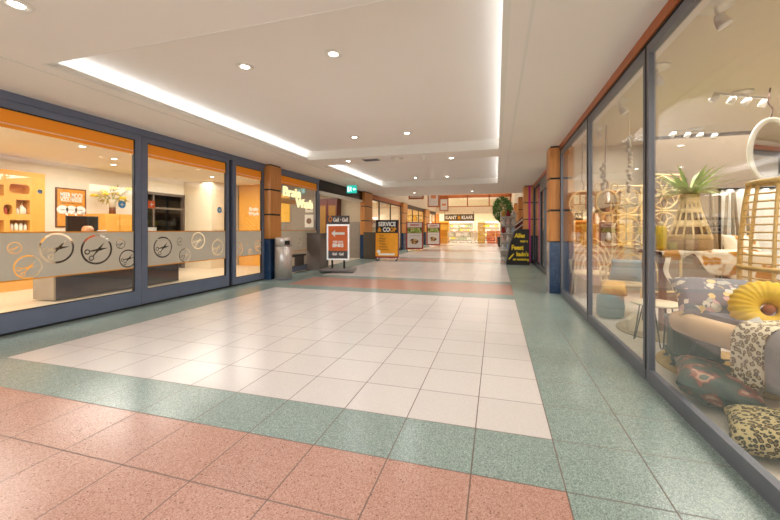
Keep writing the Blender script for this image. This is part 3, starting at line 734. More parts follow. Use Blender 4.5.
MB().box(-.42, -.026, .06, .42, -.02, .94, M=M).build('orange_panel', mat('board_yellow', (240, 160, 24), .5), v)
MB().box(-.42, -.026, .94, .42, -.02, 1.43, M=M).build('black_panel', M_BLACK, v)
def on(M, x, z, y=-.028): p = M @ Vector((x, y, z)); return p, M.to_3x3() @ Vector(XV), M.to_3x3() @ Vector(ZV)
p = on(M, 0, 1.27); text('SERVICE', .22, M_TXTW, v, *p, width=.66, bold=.008)
p = on(M, -.28, 1.06); text('&', .22, mat('amber_letter', (240, 160, 24), .5), v, *p, bold=.008)
p = on(M, -.02, 1.06); text('CO', .22, M_TXTW, v, *p, width=.27, bold=.008)
p = on(M, .23, 1.06); text('OP', .22, mat('amber_letter', (240, 160, 24), .5), v, *p, width=.24, bold=.008)
for k, s_ in enumerate(('Post', 'Belegd', 'Pakjes', 'Tickets', 'Terminal', 'Boeketten')):
    p = on(M, -.28, .84 - k * .105); text(s_, .085, M_TXTB, v, *p, align='LEFT')
MB().box(-.3, -.028, .1, .3, -.026, .17, M=M).build('white_strip', M_TXTW, v)
MB().prism([(.07 * math.cos(a * PI / 8), .07 * math.sin(a * PI / 8)) for a in range(16)], .002, M @ frame_at((-.3, -.026, .24), XV, ZV)).build('white_dot', M_TXTW, v)
M_FOOD = art_mat('food_photo', [(84, 52, 40), (190, 150, 90), (214, 206, 198), (160, 60, 50)], 7)
M_GREENP = art_mat('salad_photo', [(70, 60, 40), (120, 150, 60), (190, 190, 130), (150, 70, 50)], 8)
M_PRINT = mat('print_white', (214, 206, 206), .5)
for loc, rz, l in (((-4.28, 19.4, 0), .2, 'red framed advertising board with salad picture, nearer of the two'), ((-4.08, 24.4, 0), .16, 'smaller looking red framed board farther down the mall')):
    v, M = aboard(loc, rz, l, .92, 1.62, None, None, M_RED)
    MB().box(-.39, -.026, .08, .39, -.02, .86, M=M).build('lower_print', M_PRINT, v)
    MB().box(-.39, -.026, .88, .39, -.02, 1.16, M=M).build('picture_strip', M_GREENP, v)
    MB().box(-.39, -.026, 1.19, .39, -.02, 1.44, M=M).build('upper_print', M_PRINT, v)
    MB().prism([(.24 * math.cos(a * PI / 8), .15 * math.sin(a * PI / 8)) for a in range(16)], .004, M @ frame_at((-.03, -.026, .42), XV, ZV)).build('food_picture', M_FOOD, v)
    p = on(M, 0, 1.31); text('GERECHT', .13, mat('red_letter', (180, 60, 40), .5), v, *p, width=.5, bold=.006)
    p = on(M, 0, .74); text('vers van de dag', .07, M_TXTB, v, *p, width=.5)

# ---- exit sign
v = thing('exit_sign', 'green lit emergency exit sign hanging from the ceiling by the wine shop', 'exit sign', (-4.42, 10.75, ZC), rz=.12)
for k in (-.1, .1): MB().tube([(k, 0, 0), (k, 0, -.15)], .006).build('hanger', M_CHROME, v)
MB().box(-.16, -.025, -.4, .16, .025, -.15, bev=.006).build('housing', emit('exit_green', (40, 170, 150), 1.1), v)
S_ = frame_at((0, -.027, -.28), XV, ZV); E_ = emit('exit_white', (190, 255, 240), 2.0)
MB().prism([(.04, 0), (.08, .05), (.08, .02), (.14, .02), (.14, -.02), (.08, -.02), (.08, -.05)], .003, S_).build('arrow', E_, v)
MB().box(-.135, -.03, -.355, -.075, -.027, -.2).build('door_symbol', E_, v)
MB().prism([(-.04, .08), (-.015, .08), (-.015, .055), (.02, .02), (.01, .01), (-.02, .035), (-.02, 0), (.0, -.07), (-.02, -.07), (-.035, -.015), (-.06, -.06), (-.075, -.05), (-.045, .01), (-.045, .04)], .003, S_).build('running_figure', E_, v)

# ---- left: farther shop windows
M_BRFR = mat('bronze_frame', (70, 52, 44), .45, .3)
for n_, (a, b_, ml) in enumerate(((14.9, 20.4, (16.3, 18.2)), (21.4, 27.4, (23.4, 25.4)), (29.1, 33, (31,)))):
    struct('trim_%d' % (11 + n_), MB().box(XL - .1, a, 2.55, XL + .02, b_, ZC), M_TRIMW if n_ == 0 else M_BRFR)
    shopfront('window_%d' % (4 + n_), XL, a, b_, 0, 2.55, (.05, .05), (.1, .06), M_BRFR, mull=ml, gasket=False)
area(-7.4, 17.6, 2.7, 3, 4, 170, (1, .95, .85)); area(-7.4, 24.6, 2.7, 3, 4, 240, (1, .9, .6)); area(-7.2, 30.6, 2.7, 3, 3, 260, (1, .76, .35))
M_GOODS = [mat('goods_%d' % i, c_, .5) for i, c_ in enumerate(((232, 226, 214), (206, 186, 150), (150, 110, 80), (226, 200, 70), (140, 160, 120)))]
def rack(x, y, rz, label, w, nz, h_, group, glabel, m=M_WHITE, step=.17, cols=(0, 1, 0, 2)):
    v = thing('display_rack', label, 'rack', (x, y, 0), rz)
    for k in (-1, 1): MB().box(k * w / 2 - .02, -.18, 0, k * w / 2 + .02, .18, h_).build('side_panel', m, v)
    MB().box(-w / 2, .16, 0, w / 2, .18, h_).build('back_panel', m, v)
    for q in range(nz):
        z = .15 + q * (h_ - .3) / (nz - 1); MB().box(-w / 2 + .02, -.18, z - .02, w / 2 - .02, .16, z).build('shelf', m, v)
        if q == nz - 1: continue
        n = int((w - .1) / step)
        for j in range(n):
            if R.random() < .15: continue
            hh = R.uniform(.12, .26); lx = -w / 2 + .08 + step * (j + .5); ly = R.uniform(-.1, -.04)
            o = MB().box(-step * .4, -.06, 0, step * .4, .06, hh * .85).box(-step * .36, -.055, hh * .85, step * .36, .055, hh).build('goods_pack', M_GOODS[R.choice(cols)])
            c_, s_ = math.cos(rz), math.sin(rz); o.location = (x + lx * c_ - ly * s_, y + lx * s_ + ly * c_, z); o.rotation_euler = (0, 0, rz); tag(o, glabel, 'package', group)
    return v
rack(-6.6, 16.6, PI / 2, 'tall white goods rack behind the window right of the second left pillar', 1.6, 5, 1.9, 'packs on the near white rack', 'small pack on the white rack behind the brown framed window')
rack(-6.8, 19.2, PI / 2, 'second white goods rack behind the orange board', 1.6, 5, 1.9, 'packs on the second white rack', 'small pack on the second white rack beyond the orange board')
rack(-6.6, 24.2, PI / 2, 'yellow lit goods rack behind the red board window', 2.2, 5, 2.0, 'packs on the yellow lit rack', 'small pack on the yellow lit rack behind the red boards', cols=(0, 3, 4, 3))

# ---- right shopfront of the home shop
struct('trim_14', MB().box(XR - .02, -6, 2.665, XR + .08, 7.34, ZC), M_TRIMW)
struct('trim_15', MB().box(XR - .005, -6, 2.65, XR + .08, 7.34, 2.665), M_BLACK)
XG = XR + .025
edges = [-6, -2.5, -.6, 1.3, 3.34, 5.25, 7.34]
for i, (a, b_) in enumerate(zip(edges, edges[1:])):
    r_, q_ = shopfront('window_%d' % (7 + i), XG, a + .014, b_ - .014, .0, 2.65, (.045, .045), (.1, .075), M_SLATE2, dx=.045, gasket=False)
    MB((XG, a, 0)).box(XG - .027, b_ - .009, .09, XG + .02, b_ + .009, 2.65).build('gasket', M_BLACK, r_).location = (0, -.014, 0)
# second right shop
XG2 = 1.3
struct('trim_16', MB().box(XG2 - .06, 7.75, 2.665, XG2 + .06, 13.75, ZC), M_TRIMW)
struct('floor_strip', MB().box(XR + .059, 7.75, -.05, 1.3, 16, -.001), M_FLOOR)
shopfront('window_13', XG2, 7.75, 9.9, .0, 2.665, (.05, .05), (.1, .06), M_SLATE2, dx=.08)
shopfront('door_4', XG2, 9.9, 11.7, .0, 2.665, (.06, .06), (.12, .35), M_SLATE2, dx=.08, mull=(10.8,))
shopfront('window_14', XG2, 11.7, 13.75, .0, 2.665, (.05, .05), (.1, .06), M_SLATE2, dx=.08)
struct('floor_home_shop', MB().box(XR + .06, -6, -.05, 7.1, 7.75, 0).box(1.3, 7.75, -.05, 7.1, 14.5, 0), M_SHOPFL)
struct('ceiling_home_shop', MB().box(XR + .08, -6, ZC + .05, 7.1, 14.5, ZC + .1), mat('shop_ceiling', (214, 200, 172), .8, var=.02))
struct('wall_home_shop_rear', MB().box(7, -6, 0, 7.1, 14.5, ZC + .05), mat('shop_wall', (164, 148, 126), .75, var=.04))
struct('wall_home_shop_end', MB().box(XR + .1, 7.9, 0, 7, 8.0, ZC + .05), mat('shop_end_wall', (232, 220, 196), .75, var=.03))
struct('wall_home_shop_near', MB().box(XR + .1, -6.1, 0, 7, -6, ZC + .05), M_BEIGE)
struct('wall_second_right_end', MB().box(XR + .1, 14.4, 0, 7, 14.5, ZC + .05), M_BEIGE)
struct('wall_home_shop_partition', MB().box(4.6, 5.6, 0, 6.999, 5.72, ZC + .05), mat('pale_partition', (176, 166, 150), .7, var=.03))
struct('wall_home_shop_screen', MB().box(2.55, 7.3, 0, 4.6, 7.4, ZC + .05), mat('taupe_screen_wall', (118, 102, 84), .7, var=.05))
area(3.9, 2, 2.74, 3, 4, 125, (1, .97, .9)); area(3.4, 6.2, 2.74, 2.6, 2.2, 105, (1, .96, .88)); area(3.5, 11, 2.74, 3, 4, 120, (1, .94, .82)); area(3.9, -3.4, 2.74, 3, 3, 60, (1, .97, .9))
# spots on the window ceiling
ZS = ZC + .05
sp0 = None
for y, x, l in ((3.13, 1.5, 'nearest white ceiling spot behind the home shop glass, at top right'), (4.17, 1.52, 'ceiling spot behind the glass, second from the camera'), (5.13, 1.47, 'ceiling spot in the middle glass bay'), (6.4, 1.52, 'ceiling spot in the middle bay farther from the camera'), (2.1, 2.3, 'ceiling spot cut by the right edge of the photo'), (7.3, 1.5, 'small ceiling spot in the farthest glass bay')):
    if sp0 is None:
        sp0 = thing('ceiling_spot', l, 'spotlight', (x, y, ZS), group='window spotlights')
        MB().lathe([(0, 0), (.11, 0), (.11, -.012), (.1, -.022), (0, -.024)], n=24).build('mounting_plate', M_CHROME, sp0, True)
        MB().tube([(0, 0, -.02), (.01, 0, -.085)], .012).build('arm', M_CHROME, sp0)
        hd = MB().lathe([(.022, 0), (.035, -.02), (.045, -.08), (.048, -.1), (.04, -.1)], n=18, M=TR(.01, 0, -.075) @ RY(-.5)).build('lamp_head', M_CHROME, sp0, True)
        MB().lathe([(0, -.095), (.04, -.095)], n=16, M=TR(.01, 0, -.075) @ RY(-.5)).build('lamp_face', emit('spot_face', (255, 244, 220), 2.5), hd)
    else: dup(sp0, (x, y, ZS), R.uniform(-1, 1), l)
    sl = spot(x + .05, y, ZS - .2, 26, 110, (1, .94, .82)); 
def track(x, y, rz, label, n=4):
    v = thing('track_light', label, 'track light', (x, y, ZS), rz)
    MB().lathe([(0, 0), (.1, 0), (.1, -.02), (0, -.03)], n=20).build('mounting_plate', M_CHROME, v, True)
    MB().tube([(-.42, 0, -.05), (.42, 0, -.05)], .014).build('bar', M_CHROME, v); MB().tube([(0, 0, -.02), (0, 0, -.05)], .02).build('stem', M_CHROME, v)
    for k in range(n):
        xx = -.36 + .72 * k / (n - 1)
        hd = MB().lathe([(.02, 0), (.034, -.02), (.04, -.09), (.034, -.09)], n=14, M=TR(xx, 0, -.06) @ RY(.5 - .4 * (k % 2)) @ RX(.5)).build('lamp_head', M_CHROME, v, True)
        MB().lathe([(0, -.087), (.034, -.087)], n=14, M=TR(xx, 0, -.06) @ RY(.5 - .4 * (k % 2)) @ RX(.5)).build('lamp_face', emit('track_face', (255, 244, 216), 16 if k != 1 else 2), hd)
track(2.75, 5.2, .5, 'four headed bar of ceiling spots above the oval mirror'); track(3.05, 6.9, .4, 'four headed bar of lit ceiling spots over the potted palm'); track(4.2, 5.0, .5, 'bar of ceiling spots deep in the shop at the right edge')
# --- table with cowhide, vase, bottle
v = thing('display_table', 'brown wooden table under the cowhide in the home shop window', 'table', (2.3, 5.2, 0))
MB().box(-.5, -.3, .9, .5, .3, .94).build('tabletop', M_BWOOD, v)
for sx in (-1, 1):
    for sy in (-1, 1): MB().box(sx * .44 - .03, sy * .25 - .03, 0, sx * .44 + .03, sy * .25 + .03, .9).build('leg', M_BWOOD, v)
MB().box(-.46, -.27, .3, .46, .27, .33).build('lower_shelf', M_BWOOD, v)
def hide(u, w):
    x = -.48 + 1.02 * u; d = (.35 * max(0, 1 - abs(u - .78) / .5) + .06 + .04 * math.sin(u * 17)) * 1.0
    if w < .6: return (x + .02 * math.sin(w * 9), .28 - .6 * w / .6, .945 + .004 * math.sin(u * 21 + w * 7))
    q = (w - .6) / .4; return (x + .05 * q * math.sin(u * 9), -.32 - .03 * math.sin(q * 3 + u * 11) * q - .02, .945 - d * q)
o = MB().grid(40, 24, hide).build('cowhide', cowhide_mat(), None, True, solid=.006); o.location = (2.3, 5.2, 0); hide_o = tag(o, 'white and tan cowhide draped over the display table', 'cowhide')
o = MB().grid(6, 20, lambda u, w: (-.44 + .05 * u + .1 * (-w) * math.sin(w * 5) * .6, -.335 - .015 * math.sin(w * 8), .93 - .42 * w)).build('hanging_strap', mat('hide_strap', (236, 226, 208), .9), hide_o, True, solid=.006)
v = thing('rattan_lantern', 'tall open weave rattan lantern vase with wicker foot holding a palm', 'vase', (2.23, 5.19, .955)); v.scale = (.88, .88, 1)
MB().lathe([(.235, 0), (.245, .05), (.24, .13), (.22, .14), (.2, .02), (0, .02)], n=32).build('wicker_base', mat('grey_wicker', (150, 126, 96), .8, var=.3, vs=60, bump=.6, bs=60), v, True)
prf = [(.235, .13), (.215, .2), (.17, .33), (.125, .46), (.1, .56), (.095, .64)]
MB().lathe([(.2, .13), (.18, .2), (.14, .33), (.1, .46)], n=24).build('liner', mat('brown_liner', (120, 96, 70), .8), v, True)  # plain brown inner liner behind the weave
bnd = MB()
for i in (0, 1): bnd.lathe([(.24 - .0, .12), (.242, .15), (.225, .185), (.215, .18)], n=32)
bnd.lathe([(.19, .27), (.196, .285), (.168, .35), (.16, .34)], n=32); bnd.lathe([(.135, .44), (.14, .45), (.122, .5), (.115, .49)], n=32); bnd.lathe([(.108, .55), (.112, .56), (.104, .66), (.096, .65)], n=32)
bnd.build('woven_bands', M_RATD, v, True)
for k in range(14):
    a = k * 2 * PI / 14; MB().tube([(r_ * math.cos(a), r_ * math.sin(a), z_) for r_, z_ in prf], .012, 6).build('rattan_stake', M_RATD, v)
v = thing('potted_palm', 'light green strap leaved plant standing in the rattan lantern', 'plant', (2.23, 5.19, 1.56)); v.scale = (1.2, 1.2, .88)
MB().lathe([(.05, 0), (.06, .06), (.05, .06), (0, .05)], n=16).build('pot', M_BWOOD, v, True)
fr = 0
for k in range(95):
    a = k * 2.399 + R.uniform(-.3, .3); L_ = R.uniform(.24, .52); up = R.uniform(.25, 1.1)
    w0 = R.uniform(.011, .019)
    pts = []
    for q in range(7):
        s_ = q / 6; rr = L_ * s_ * (1 - .3 * up); zz = .05 + L_ * up * s_ - .34 * L_ * s_ ** 2.5 * (1.7 - up)
        pts.append((rr * math.cos(a), rr * math.sin(a), zz, w0 * (math.sin(PI * min(1, .12 + s_ * .88)) + .02)))
    b = MB(); nx, ny = -math.sin(a), math.cos(a); vs = []
    for (x, y, z, w) in pts: vs += [(x + nx * w, y + ny * w, z + w * .3), (x, y, z), (x - nx * w, y - ny * w, z + w * .3)]
    b._add(vs, [(i * 3 + j, i * 3 + j + 1, i * 3 + j + 4, i * 3 + j + 3) for i in range(6) for j in (0, 1)]); b.build('leaf', mat('palm_green', (184, 204, 124), .5, var=.25, vs=5), v, True)
v = thing('yellow_bottle', 'mustard yellow bottle with pale neck at the left of the table', 'bottle', (1.92, 5.15, .955))
MB().lathe([(.055, 0), (.062, .01), (.062, .24), (.05, .275), (.032, .285)], n=24).build('bottle_body', mat('mustard_glaze', (206, 178, 30), .3), v, True)
MB().lathe([(.03, .285), (.032, .33), (.026, .335), (0, .335)], n=18).build('stopper', M_CREAM, v, True)
v = thing('candle_jar', 'small green jar between the yellow bottle and the lantern', 'jar', (2.02, 5.1, .955))
MB().lathe([(.045, 0), (.05, .005), (.05, .08), (.045, .085), (.04, .06), (0, .06)], n=20).build('jar_body', mat('olive_jar', (140, 140, 76), .3), v, True); MB().lathe([(.0, .062), (.039, .062), (.03, .07), (0, .07)], n=16).build('candle', M_CREAM, v)
# rattan flower screens
def screen(x, y, rz, label, s=1.0, cells=2):
    v = thing('rattan_screen', label, 'screen', (x, y, 0), rz); w = .28 * s; h_ = 2 * w * cells; z0 = .95
    for k in (-1, 1): MB().tube([(k * w, 0, 0), (k * w, 0, z0 + h_ + .03)], .016).build('post', M_RATD, v)
    for q in range(cells + 1): MB().tube([(-w - .02, 0, z0 + q * 2 * w), (w + .02, 0, z0 + q * 2 * w)], .014).build('rail', M_RATD, v)
    MB().tube([(-w, 0, .3), (w, 0, .3)], .014).build('rail', M_RATD, v)
    for q in range(cells):
        c_ = z0 + w + q * 2 * w
        rg = MB().tube([(w * .9 * math.cos(a * PI / 18), 0, c_ + w * .9 * math.sin(a * PI / 18)) for a in range(36)], .012, 6, closed=True).build('ring', M_RATD, v)
        f = MB()
        for p_ in range(8):
            a = p_ * PI / 4; pts = []
            for e in range(14):
                th = e / 14 * 2 * PI; lx = w * .5 + w * .36 * math.cos(th); ly = w * .2 * math.sin(th)
                pts.append((lx * math.cos(a) - ly * math.sin(a), 0.004 * (p_ % 2), c_ + lx * math.sin(a) + ly * math.cos(a)))
            f.tube(pts, .006, 5, closed=True)
        f.build('petal_weave', M_RATD, rg); MB().lathe([(0, -.01), (w * .16, -.01), (w * .16, .01), (0, .01)], n=16, M=TR(0, 0, c_) @ RX(PI / 2)).build('centre_disc', M_RATD, rg)
    return v
screen(2.31, 6.1, .35, 'rattan screen with flower roundels behind the yellow bottle', .92, 2)
screen(2.04, 6.75, .3, 'rattan screen with flower roundels in the middle glass bay', .85, 2)
# mirrors
def mirror_round(loc, rz, rx, rzr, label, mframe, wire=True, petals=0, rim=.03, htop=None):
    v = thing('wall_mirror', label, 'mirror', loc, rz)
    pts = [(rx * math.cos(a * PI / 20), 0, rzr * math.sin(a * PI / 20)) for a in range(40)]
    MB().tube(pts, rim, 8, closed=True).build('frame', mframe, v, True)
    MB().prism([(p[0] * .98, p[2] * .98) for p in pts], .006, frame_at((0, .003, 0), XV, ZV)).build('mirror_glass', mat('mirror_silver', (230, 226, 220), .03, 1.0, var=.0), v)
    for k in range(petals):
        a = k * 2 * PI / petals; L_ = rx * .8; pp = []
        for e in range(14):
            th = e / 14 * 2 * PI; lx = rx + rim + L_ * .5 + L_ * .5 * math.cos(th); ly = rx * .28 * math.sin(th); pp.append((lx * math.cos(a) - ly * math.sin(a), 0, lx * math.sin(a) + ly * math.cos(a)))
        MB().tube(pp, .008, 5, closed=True).build('petal', M_RATTAN, v)
    if wire: MB().tube([(0, 0, rzr), (.02, 0, rzr + .12), (-.02, 0, rzr + .2), (0, 0, (htop or ZS) - loc[2])], .009).build('hanging_chain', M_BWOOD, v)
    return v
mirror_round((2.98, 5.15, 2.09), -.5, .165, .35, 'large oval mirror in a white frame hanging at the right edge', M_WHITE, rim=.028)
mirror_round((1.63, 6.31, 1.62), .3, .17, .18, 'round mirror with looped rattan petals in the middle glass bay', M_RATTAN, petals=12, rim=.02)
mirror_round((1.55, 7.5, 1.66), .25, .25, .25, 'plain round mirror with thin pale rim in the farthest glass bay', M_RATD, rim=.016)
# garlands
def garland(x, y, z0, z1, label):
    v = thing('hanging_garland', label, 'garland', (x, y, ZS)); MB().tube([(0, 0, 0), (0, 0, z0 - ZS)], .005).build('cord', M_RATD, v)
    n = int((z1 - z0) / .055)
    for k in range(n): MB().ball((R.uniform(-.02, .02), R.uniform(-.02, .02), z0 - ZS + k * .055), (.03, .03, .036), 8).build('bead', mat('shell_grey', (176, 160, 140), .6, var=.2, vs=20), v, True)
garland(1.72, 5.6, 1.72, 2.5, 'string of pale shells hanging in the middle glass bay')
garland(1.5, 5.95, 1.75, 2.2, 'short dark string of shells left of the long garland')
# rattan lounge chairs in the far bays
def rattan_chair(x, y, rz, label):
    v = thing('rattan_chair', label, 'chair', (x, y, 0), rz)
    for sx in (-1, 1):
        for sy in (-1, 1): MB().tube([(sx * .24, sy * .22, .42), (sx * .27, sy * .26, 0)], .016).build('leg', M_RATD, v)
    MB().lathe([(0, .4), (.3, .4), (.32, .42), (.3, .45), (0, .45)], n=26).build('seat', M_RATD, v, True)
    b = MB()
    for k in range(4):
        r_ = .33 - .06 * k; b.tube([(r_ * math.cos(a * PI / 14), .24 + .08 * math.sin(a * PI / 14), .45 + (r_ * 1.75) * math.sin(a * PI / 14)) for a in range(15)], .013, 6)
    for k in range(5): xx = -.22 + .11 * k; b.tube([(xx, .26, .45), (xx, .31, .45 + 1.75 * math.sqrt(max(.01, .33 ** 2 - xx * xx)) * .97)], .008, 5)
    b.build('backrest', M_RATD, v)
    for sx in (-1, 1): MB().tube([(sx * .31, .22, .62), (sx * .33, 0, .64), (sx * .29, -.22, .6), (sx * .26, -.24, .42)], .014).build('armrest', M_RATD, v)
    return v
rattan_chair(1.8, 5.95, -.5, 'scalloped rattan armchair with blue cushion in the middle bay')
rattan_chair(1.6, 7.2, -.3, 'scalloped rattan armchair in the farthest glass bay')
def cushion(loc, M, w, h_, d, m, name, label, cat='cushion', group=None):
    o = MB().pillow(w, h_, d, M).build(name, m, None, True); o.location = loc; return tag(o, label, cat, group)
cushion((1.76, 5.85, .62), RZ(-.5) @ RX(1.0), .4, .34, .15, mat('dusty_blue_cloth', (130, 150, 156), .9, bump=.3), 'cushion', 'grey blue cushion on the middle rattan armchair')
v = thing('pouf', 'small round blue grey pouf on the rug in the middle bay', 'pouf', (1.5, 5.62, 0))
MB().lathe([(.0, 0), (.13, 0), (.165, .03), (.17, .15), (.16, .28), (.12, .305), (0, .31)], n=26).build('pouf_body', mat('pouf_blue', (112, 138, 146), .9, bump=.4), v, True); MB().lathe([(.172, .14), (.176, .15), (.172, .16)], n=26).build('piping', mat('pouf_piping', (96, 120, 130), .9), v, True)
cushion((1.56, 5.68, .38), RZ(-.3) @ RX(.4), .32, .3, .13, mat('amber_cloth', (220, 170, 80), .9, var=.2, vs=9), 'cushion', 'yellow orange cushion lying on the blue grey pouf')
def rug(x, y, r, label, c_):
    b = MB()
    n = int(r / .03)
    for k in range(n): q = r * (k + .5) / n; b.ring((0, 0), q - r / n * .5, q + r / n * .46, .012 + .004 * (k % 2), Matrix.Identity(4), 40)
    o = b.build('rug', mat('jute_%d_%d_%d' % c_, c_, .95, var=.25, vs=40, bump=.6, bs=120)); o.location = (x, y, 0); tag(o, label, 'rug')
rug(1.95, 4.95, .55, 'round grey jute rug in the middle glass bay', (168, 150, 118)); rug(1.95, 3.75, .56, 'round tan jute rug under the iron stove', (196, 160, 96))
v = thing('side_table', 'white round side table on hairpin legs left of the window post', 'table', (1.6, 4.4, 0))
MB().lathe([(0, .42), (.22, .42), (.225, .43), (.22, .44), (0, .44)], n=30).build('tabletop', M_CREAM, v, True)
for k in range(3):
    a = k * 2 * PI / 3 + .4; d = Vector((math.cos(a), math.sin(a), 0)); e = Vector((-d.y, d.x, 0))
    MB().tube([d * .13 + e * .05 + Vector((0, 0, .42)), d * .2 + e * .012 + Vector((0, 0, .02)), d * .205 + Vector((0, 0, .01)), d * .2 - e * .012 + Vector((0, 0, .02)), d * .13 - e * .05 + Vector((0, 0, .42))], .007, 6).build('hairpin_leg', M_DKMET, v)
v = thing('small_house_lantern', 'little white house shaped lantern on the rug', 'lantern', (1.56, 5.0, .016))
MB().prism([(-.07, 0), (.07, 0), (.07, .12), (0, .2), (-.07, .12)], .1, frame_at((0, -.05, 0), XV, ZV)).build('house_body', M_CREAM, v); MB().box(-.03, -.056, .02, .03, -.05, .1).build('window_opening', M_BWOOD, v)
# iron stove
v = thing('iron_stove', 'small dark green cast iron stove on four feet', 'stove', (1.66, 3.82, .02), rz=-.2)
MB().box(-.16, -.14, .09, .16, .14, .36, bev=.012).build('firebox', mat('cast_iron', (58, 64, 58), .6, .3, var=.1), v); MB().box(-.185, -.165, .36, .185, .165, .39, bev=.01).build('top_plate', mat('cast_iron', (58, 64, 58), .6, .3), v)
MB().box(-.12, -.155, .13, .12, -.14, .32, bev=.006).build('door', mat('cast_iron', (58, 64, 58), .6, .3), v); MB().box(-.18, -.16, .075, .18, .16, .095, bev=.008).build('bottom_plate', mat('cast_iron', (58, 64, 58), .6, .3), v)
for sx in (-1, 1):
    for sy in (-1, 1): MB().tube([(sx * .13, sy * .11, .08), (sx * .16, sy * .14, .05), (sx * .15, sy * .13, .02), (sx * .17, sy * .15, .0)], [.03, .02, .014, .02], 8).build('leg', mat('cast_iron', (58, 64, 58), .6, .3), v)
# daybed
v = thing('daybed', 'low grey daybed with tan rolled edge and thin black legs', 'daybed', (1.43, 3.5, .09), rz=.36)   # local x: into the shop, -y: towards the camera
MB().box(.06, -1.7, .36, .86, 0.02, .47, bev=.04).build('seat_cushion', mat('grey_cloth', (126, 122, 128), .9, bump=.2), v, 'auto')
MB().tube([(.03, .04, .37), (.0, -.02, .36), (-.01, -.2, .355), (0, -.8, .35), (0, -1.7, .35)], [.05, .085, .09, .09, .09], 18).build('bolster', mat('tan_leather', (206, 168, 120), .55, var=.03), v, True)
MB().tube([(.0, .0, .355), (.35, .07, .36), (.86, .05, .36)], .085, 14).build('end_bolster', mat('tan_leather', (206, 168, 120), .55, var=.03), v, True)
for x, y in ((.1, -.1), (.8, -.1), (.1, -1.6), (.8, -1.6)):
    MB().tube([(x, y, .34), (x + (-.09 if x < .4 else .06), y + (.08 if y > -1 else -.08), -.09)], .011, 8).build('leg', M_DKMET, v)
MB().tube([(.02, -.02, .05), (.8, -.9, .33)], .007, 6).build('cross_brace', M_DKMET, v); MB().tube([(.1, -.9, .33), (.8, -.05, .1)], .007, 6).build('cross_brace', M_DKMET, v)
def dl(x, y, z, rz=.36, o=(1.43, 3.5)):
    c_, s_ = math.cos(rz), math.sin(rz); return (o[0] + x * c_ - y * s_, o[1] + x * s_ + y * c_, z)
M_FLOR = floral_mat('floral_cloth', (126, 124, 130), [(226, 214, 196), (206, 150, 150), (222, 186, 110), (214, 204, 190), (160, 160, 150)], 19, .58)
cushion(dl(.27, -.06, .64), RZ(-.2) @ RX(.55), .56, .46, .17, M_FLOR, 'cushion', 'grey cushion with pale printed flowers on the daybed')
# round yellow velvet cushion with tag
v = thing('round_cushion', 'round pleated yellow velvet cushion with white tag on the daybed', 'cushion', dl(.27, -.43, .63), rz=-.3)
M_YV = mat('yellow_velvet', (220, 178, 30), .75, var=.12, vs=12)
def donut(u, w):
    a = u * 2 * PI; b_ = w * 2 * PI; rr = .125 + .085 * math.cos(b_); pl = 1 + .03 * math.sin(u * 2 * PI * 26)
    p = Vector((rr * math.cos(a) * pl, rr * math.sin(a) * pl, .075 * math.sin(b_) * pl)); return (RX(1.15) @ p)
MB().grid(104, 14, donut).build('velvet_body', M_YV, v, True); MB().lathe([(0, .05), (.03, .045), (.034, .02), (.034, -.02), (.03, -.045), (0, -.05)], n=14, M=RX(1.15)).build('centre_button', mat('red_brown_velvet', (150, 84, 36), .8), v, True)
MB().box(-.05, -.03, -.002, .05, .03, .002, M=TR(-.125, -.25, -.06) @ RZ(-.2) @ RX(1.2) @ RZ(.6)).build('price_tag', M_WHITE, v)
# throws hanging over the edge
M_LEO2 = leopard_mat('leopard_cloth_pale', (224, 210, 180), (110, 92, 70), (186, 160, 118), 36)
def drape(y0, y1, drop, wob):
    def f(u, w):
        y = y0 + (y1 - y0) * u; s_ = w * (.45 + drop)
        if s_ < .3: p = (.32 - s_, y, .485)
        elif s_ < .45: a = (s_ - .3) / .15 * PI / 2; p = (.0 - .1 * math.sin(a) + .02 * 0, y, .355 + .13 * math.cos(a) * 0 + .1 * math.cos(a) + .03 * (1 - a / (PI / 2)))
        else: p = (-.103, y, .355 - (s_ - .45))
        return (p[0] - .012 * math.sin(u * wob + w * 3) * w, p[1], p[2])
    return f
o = MB().grid(16, 30, drape(-.52, -.71, .26, 9)).build('throw', M_LEO2, None, True, solid=.008); o.location = (1.43, 3.5, .09); o.rotation_euler = (0, 0, .36); tag(o, 'pale leopard print throw hanging over the tan daybed edge', 'throw')
o = MB().grid(14, 30, drape(-.73, -1.25, .24, 7)).build('throw', mat('silver_cloth', (142, 134, 132), .6, var=.1, vs=14), None, True, solid=.008); o.location = (1.43, 3.5, .09); o.rotation_euler = (0, 0, .36); tag(o, 'plain grey throw hanging at the right end of the daybed', 'throw')
# floor cushions
M_PARR = art_mat('jungle_print', [(52, 64, 58), (66, 80, 70), (74, 70, 62), (140, 78, 62), (186, 140, 116), (84, 96, 84)], 9)
cushion((1.47, 3.06, .13), RZ(1.2) @ RX(.2), .58, .46, .2, M_PARR, 'cushion', 'dark green jungle print cushion on the floor under the daybed')
M_LEO = leopard_mat('leopard_cloth', (190, 170, 122), (44, 38, 30), (126, 100, 60), 44)
cushion((1.46, 2.47, .1), RZ(1.15) @ RX(-.14), .5, .42, .15, M_LEO, 'cushion', 'brown leopard print cushion at the lower right corner')
v = thing('price_label', 'small white price card on the floor by the glass', 'price card', (1.42, 3.0, .0), rz=.4)
MB().box(-.05, -.03, 0, .05, .03, .004).build('card', M_WHITE, v); MB().box(-.04, -.005, .004, .03, .005, .005).build('print', M_TXTB, v)
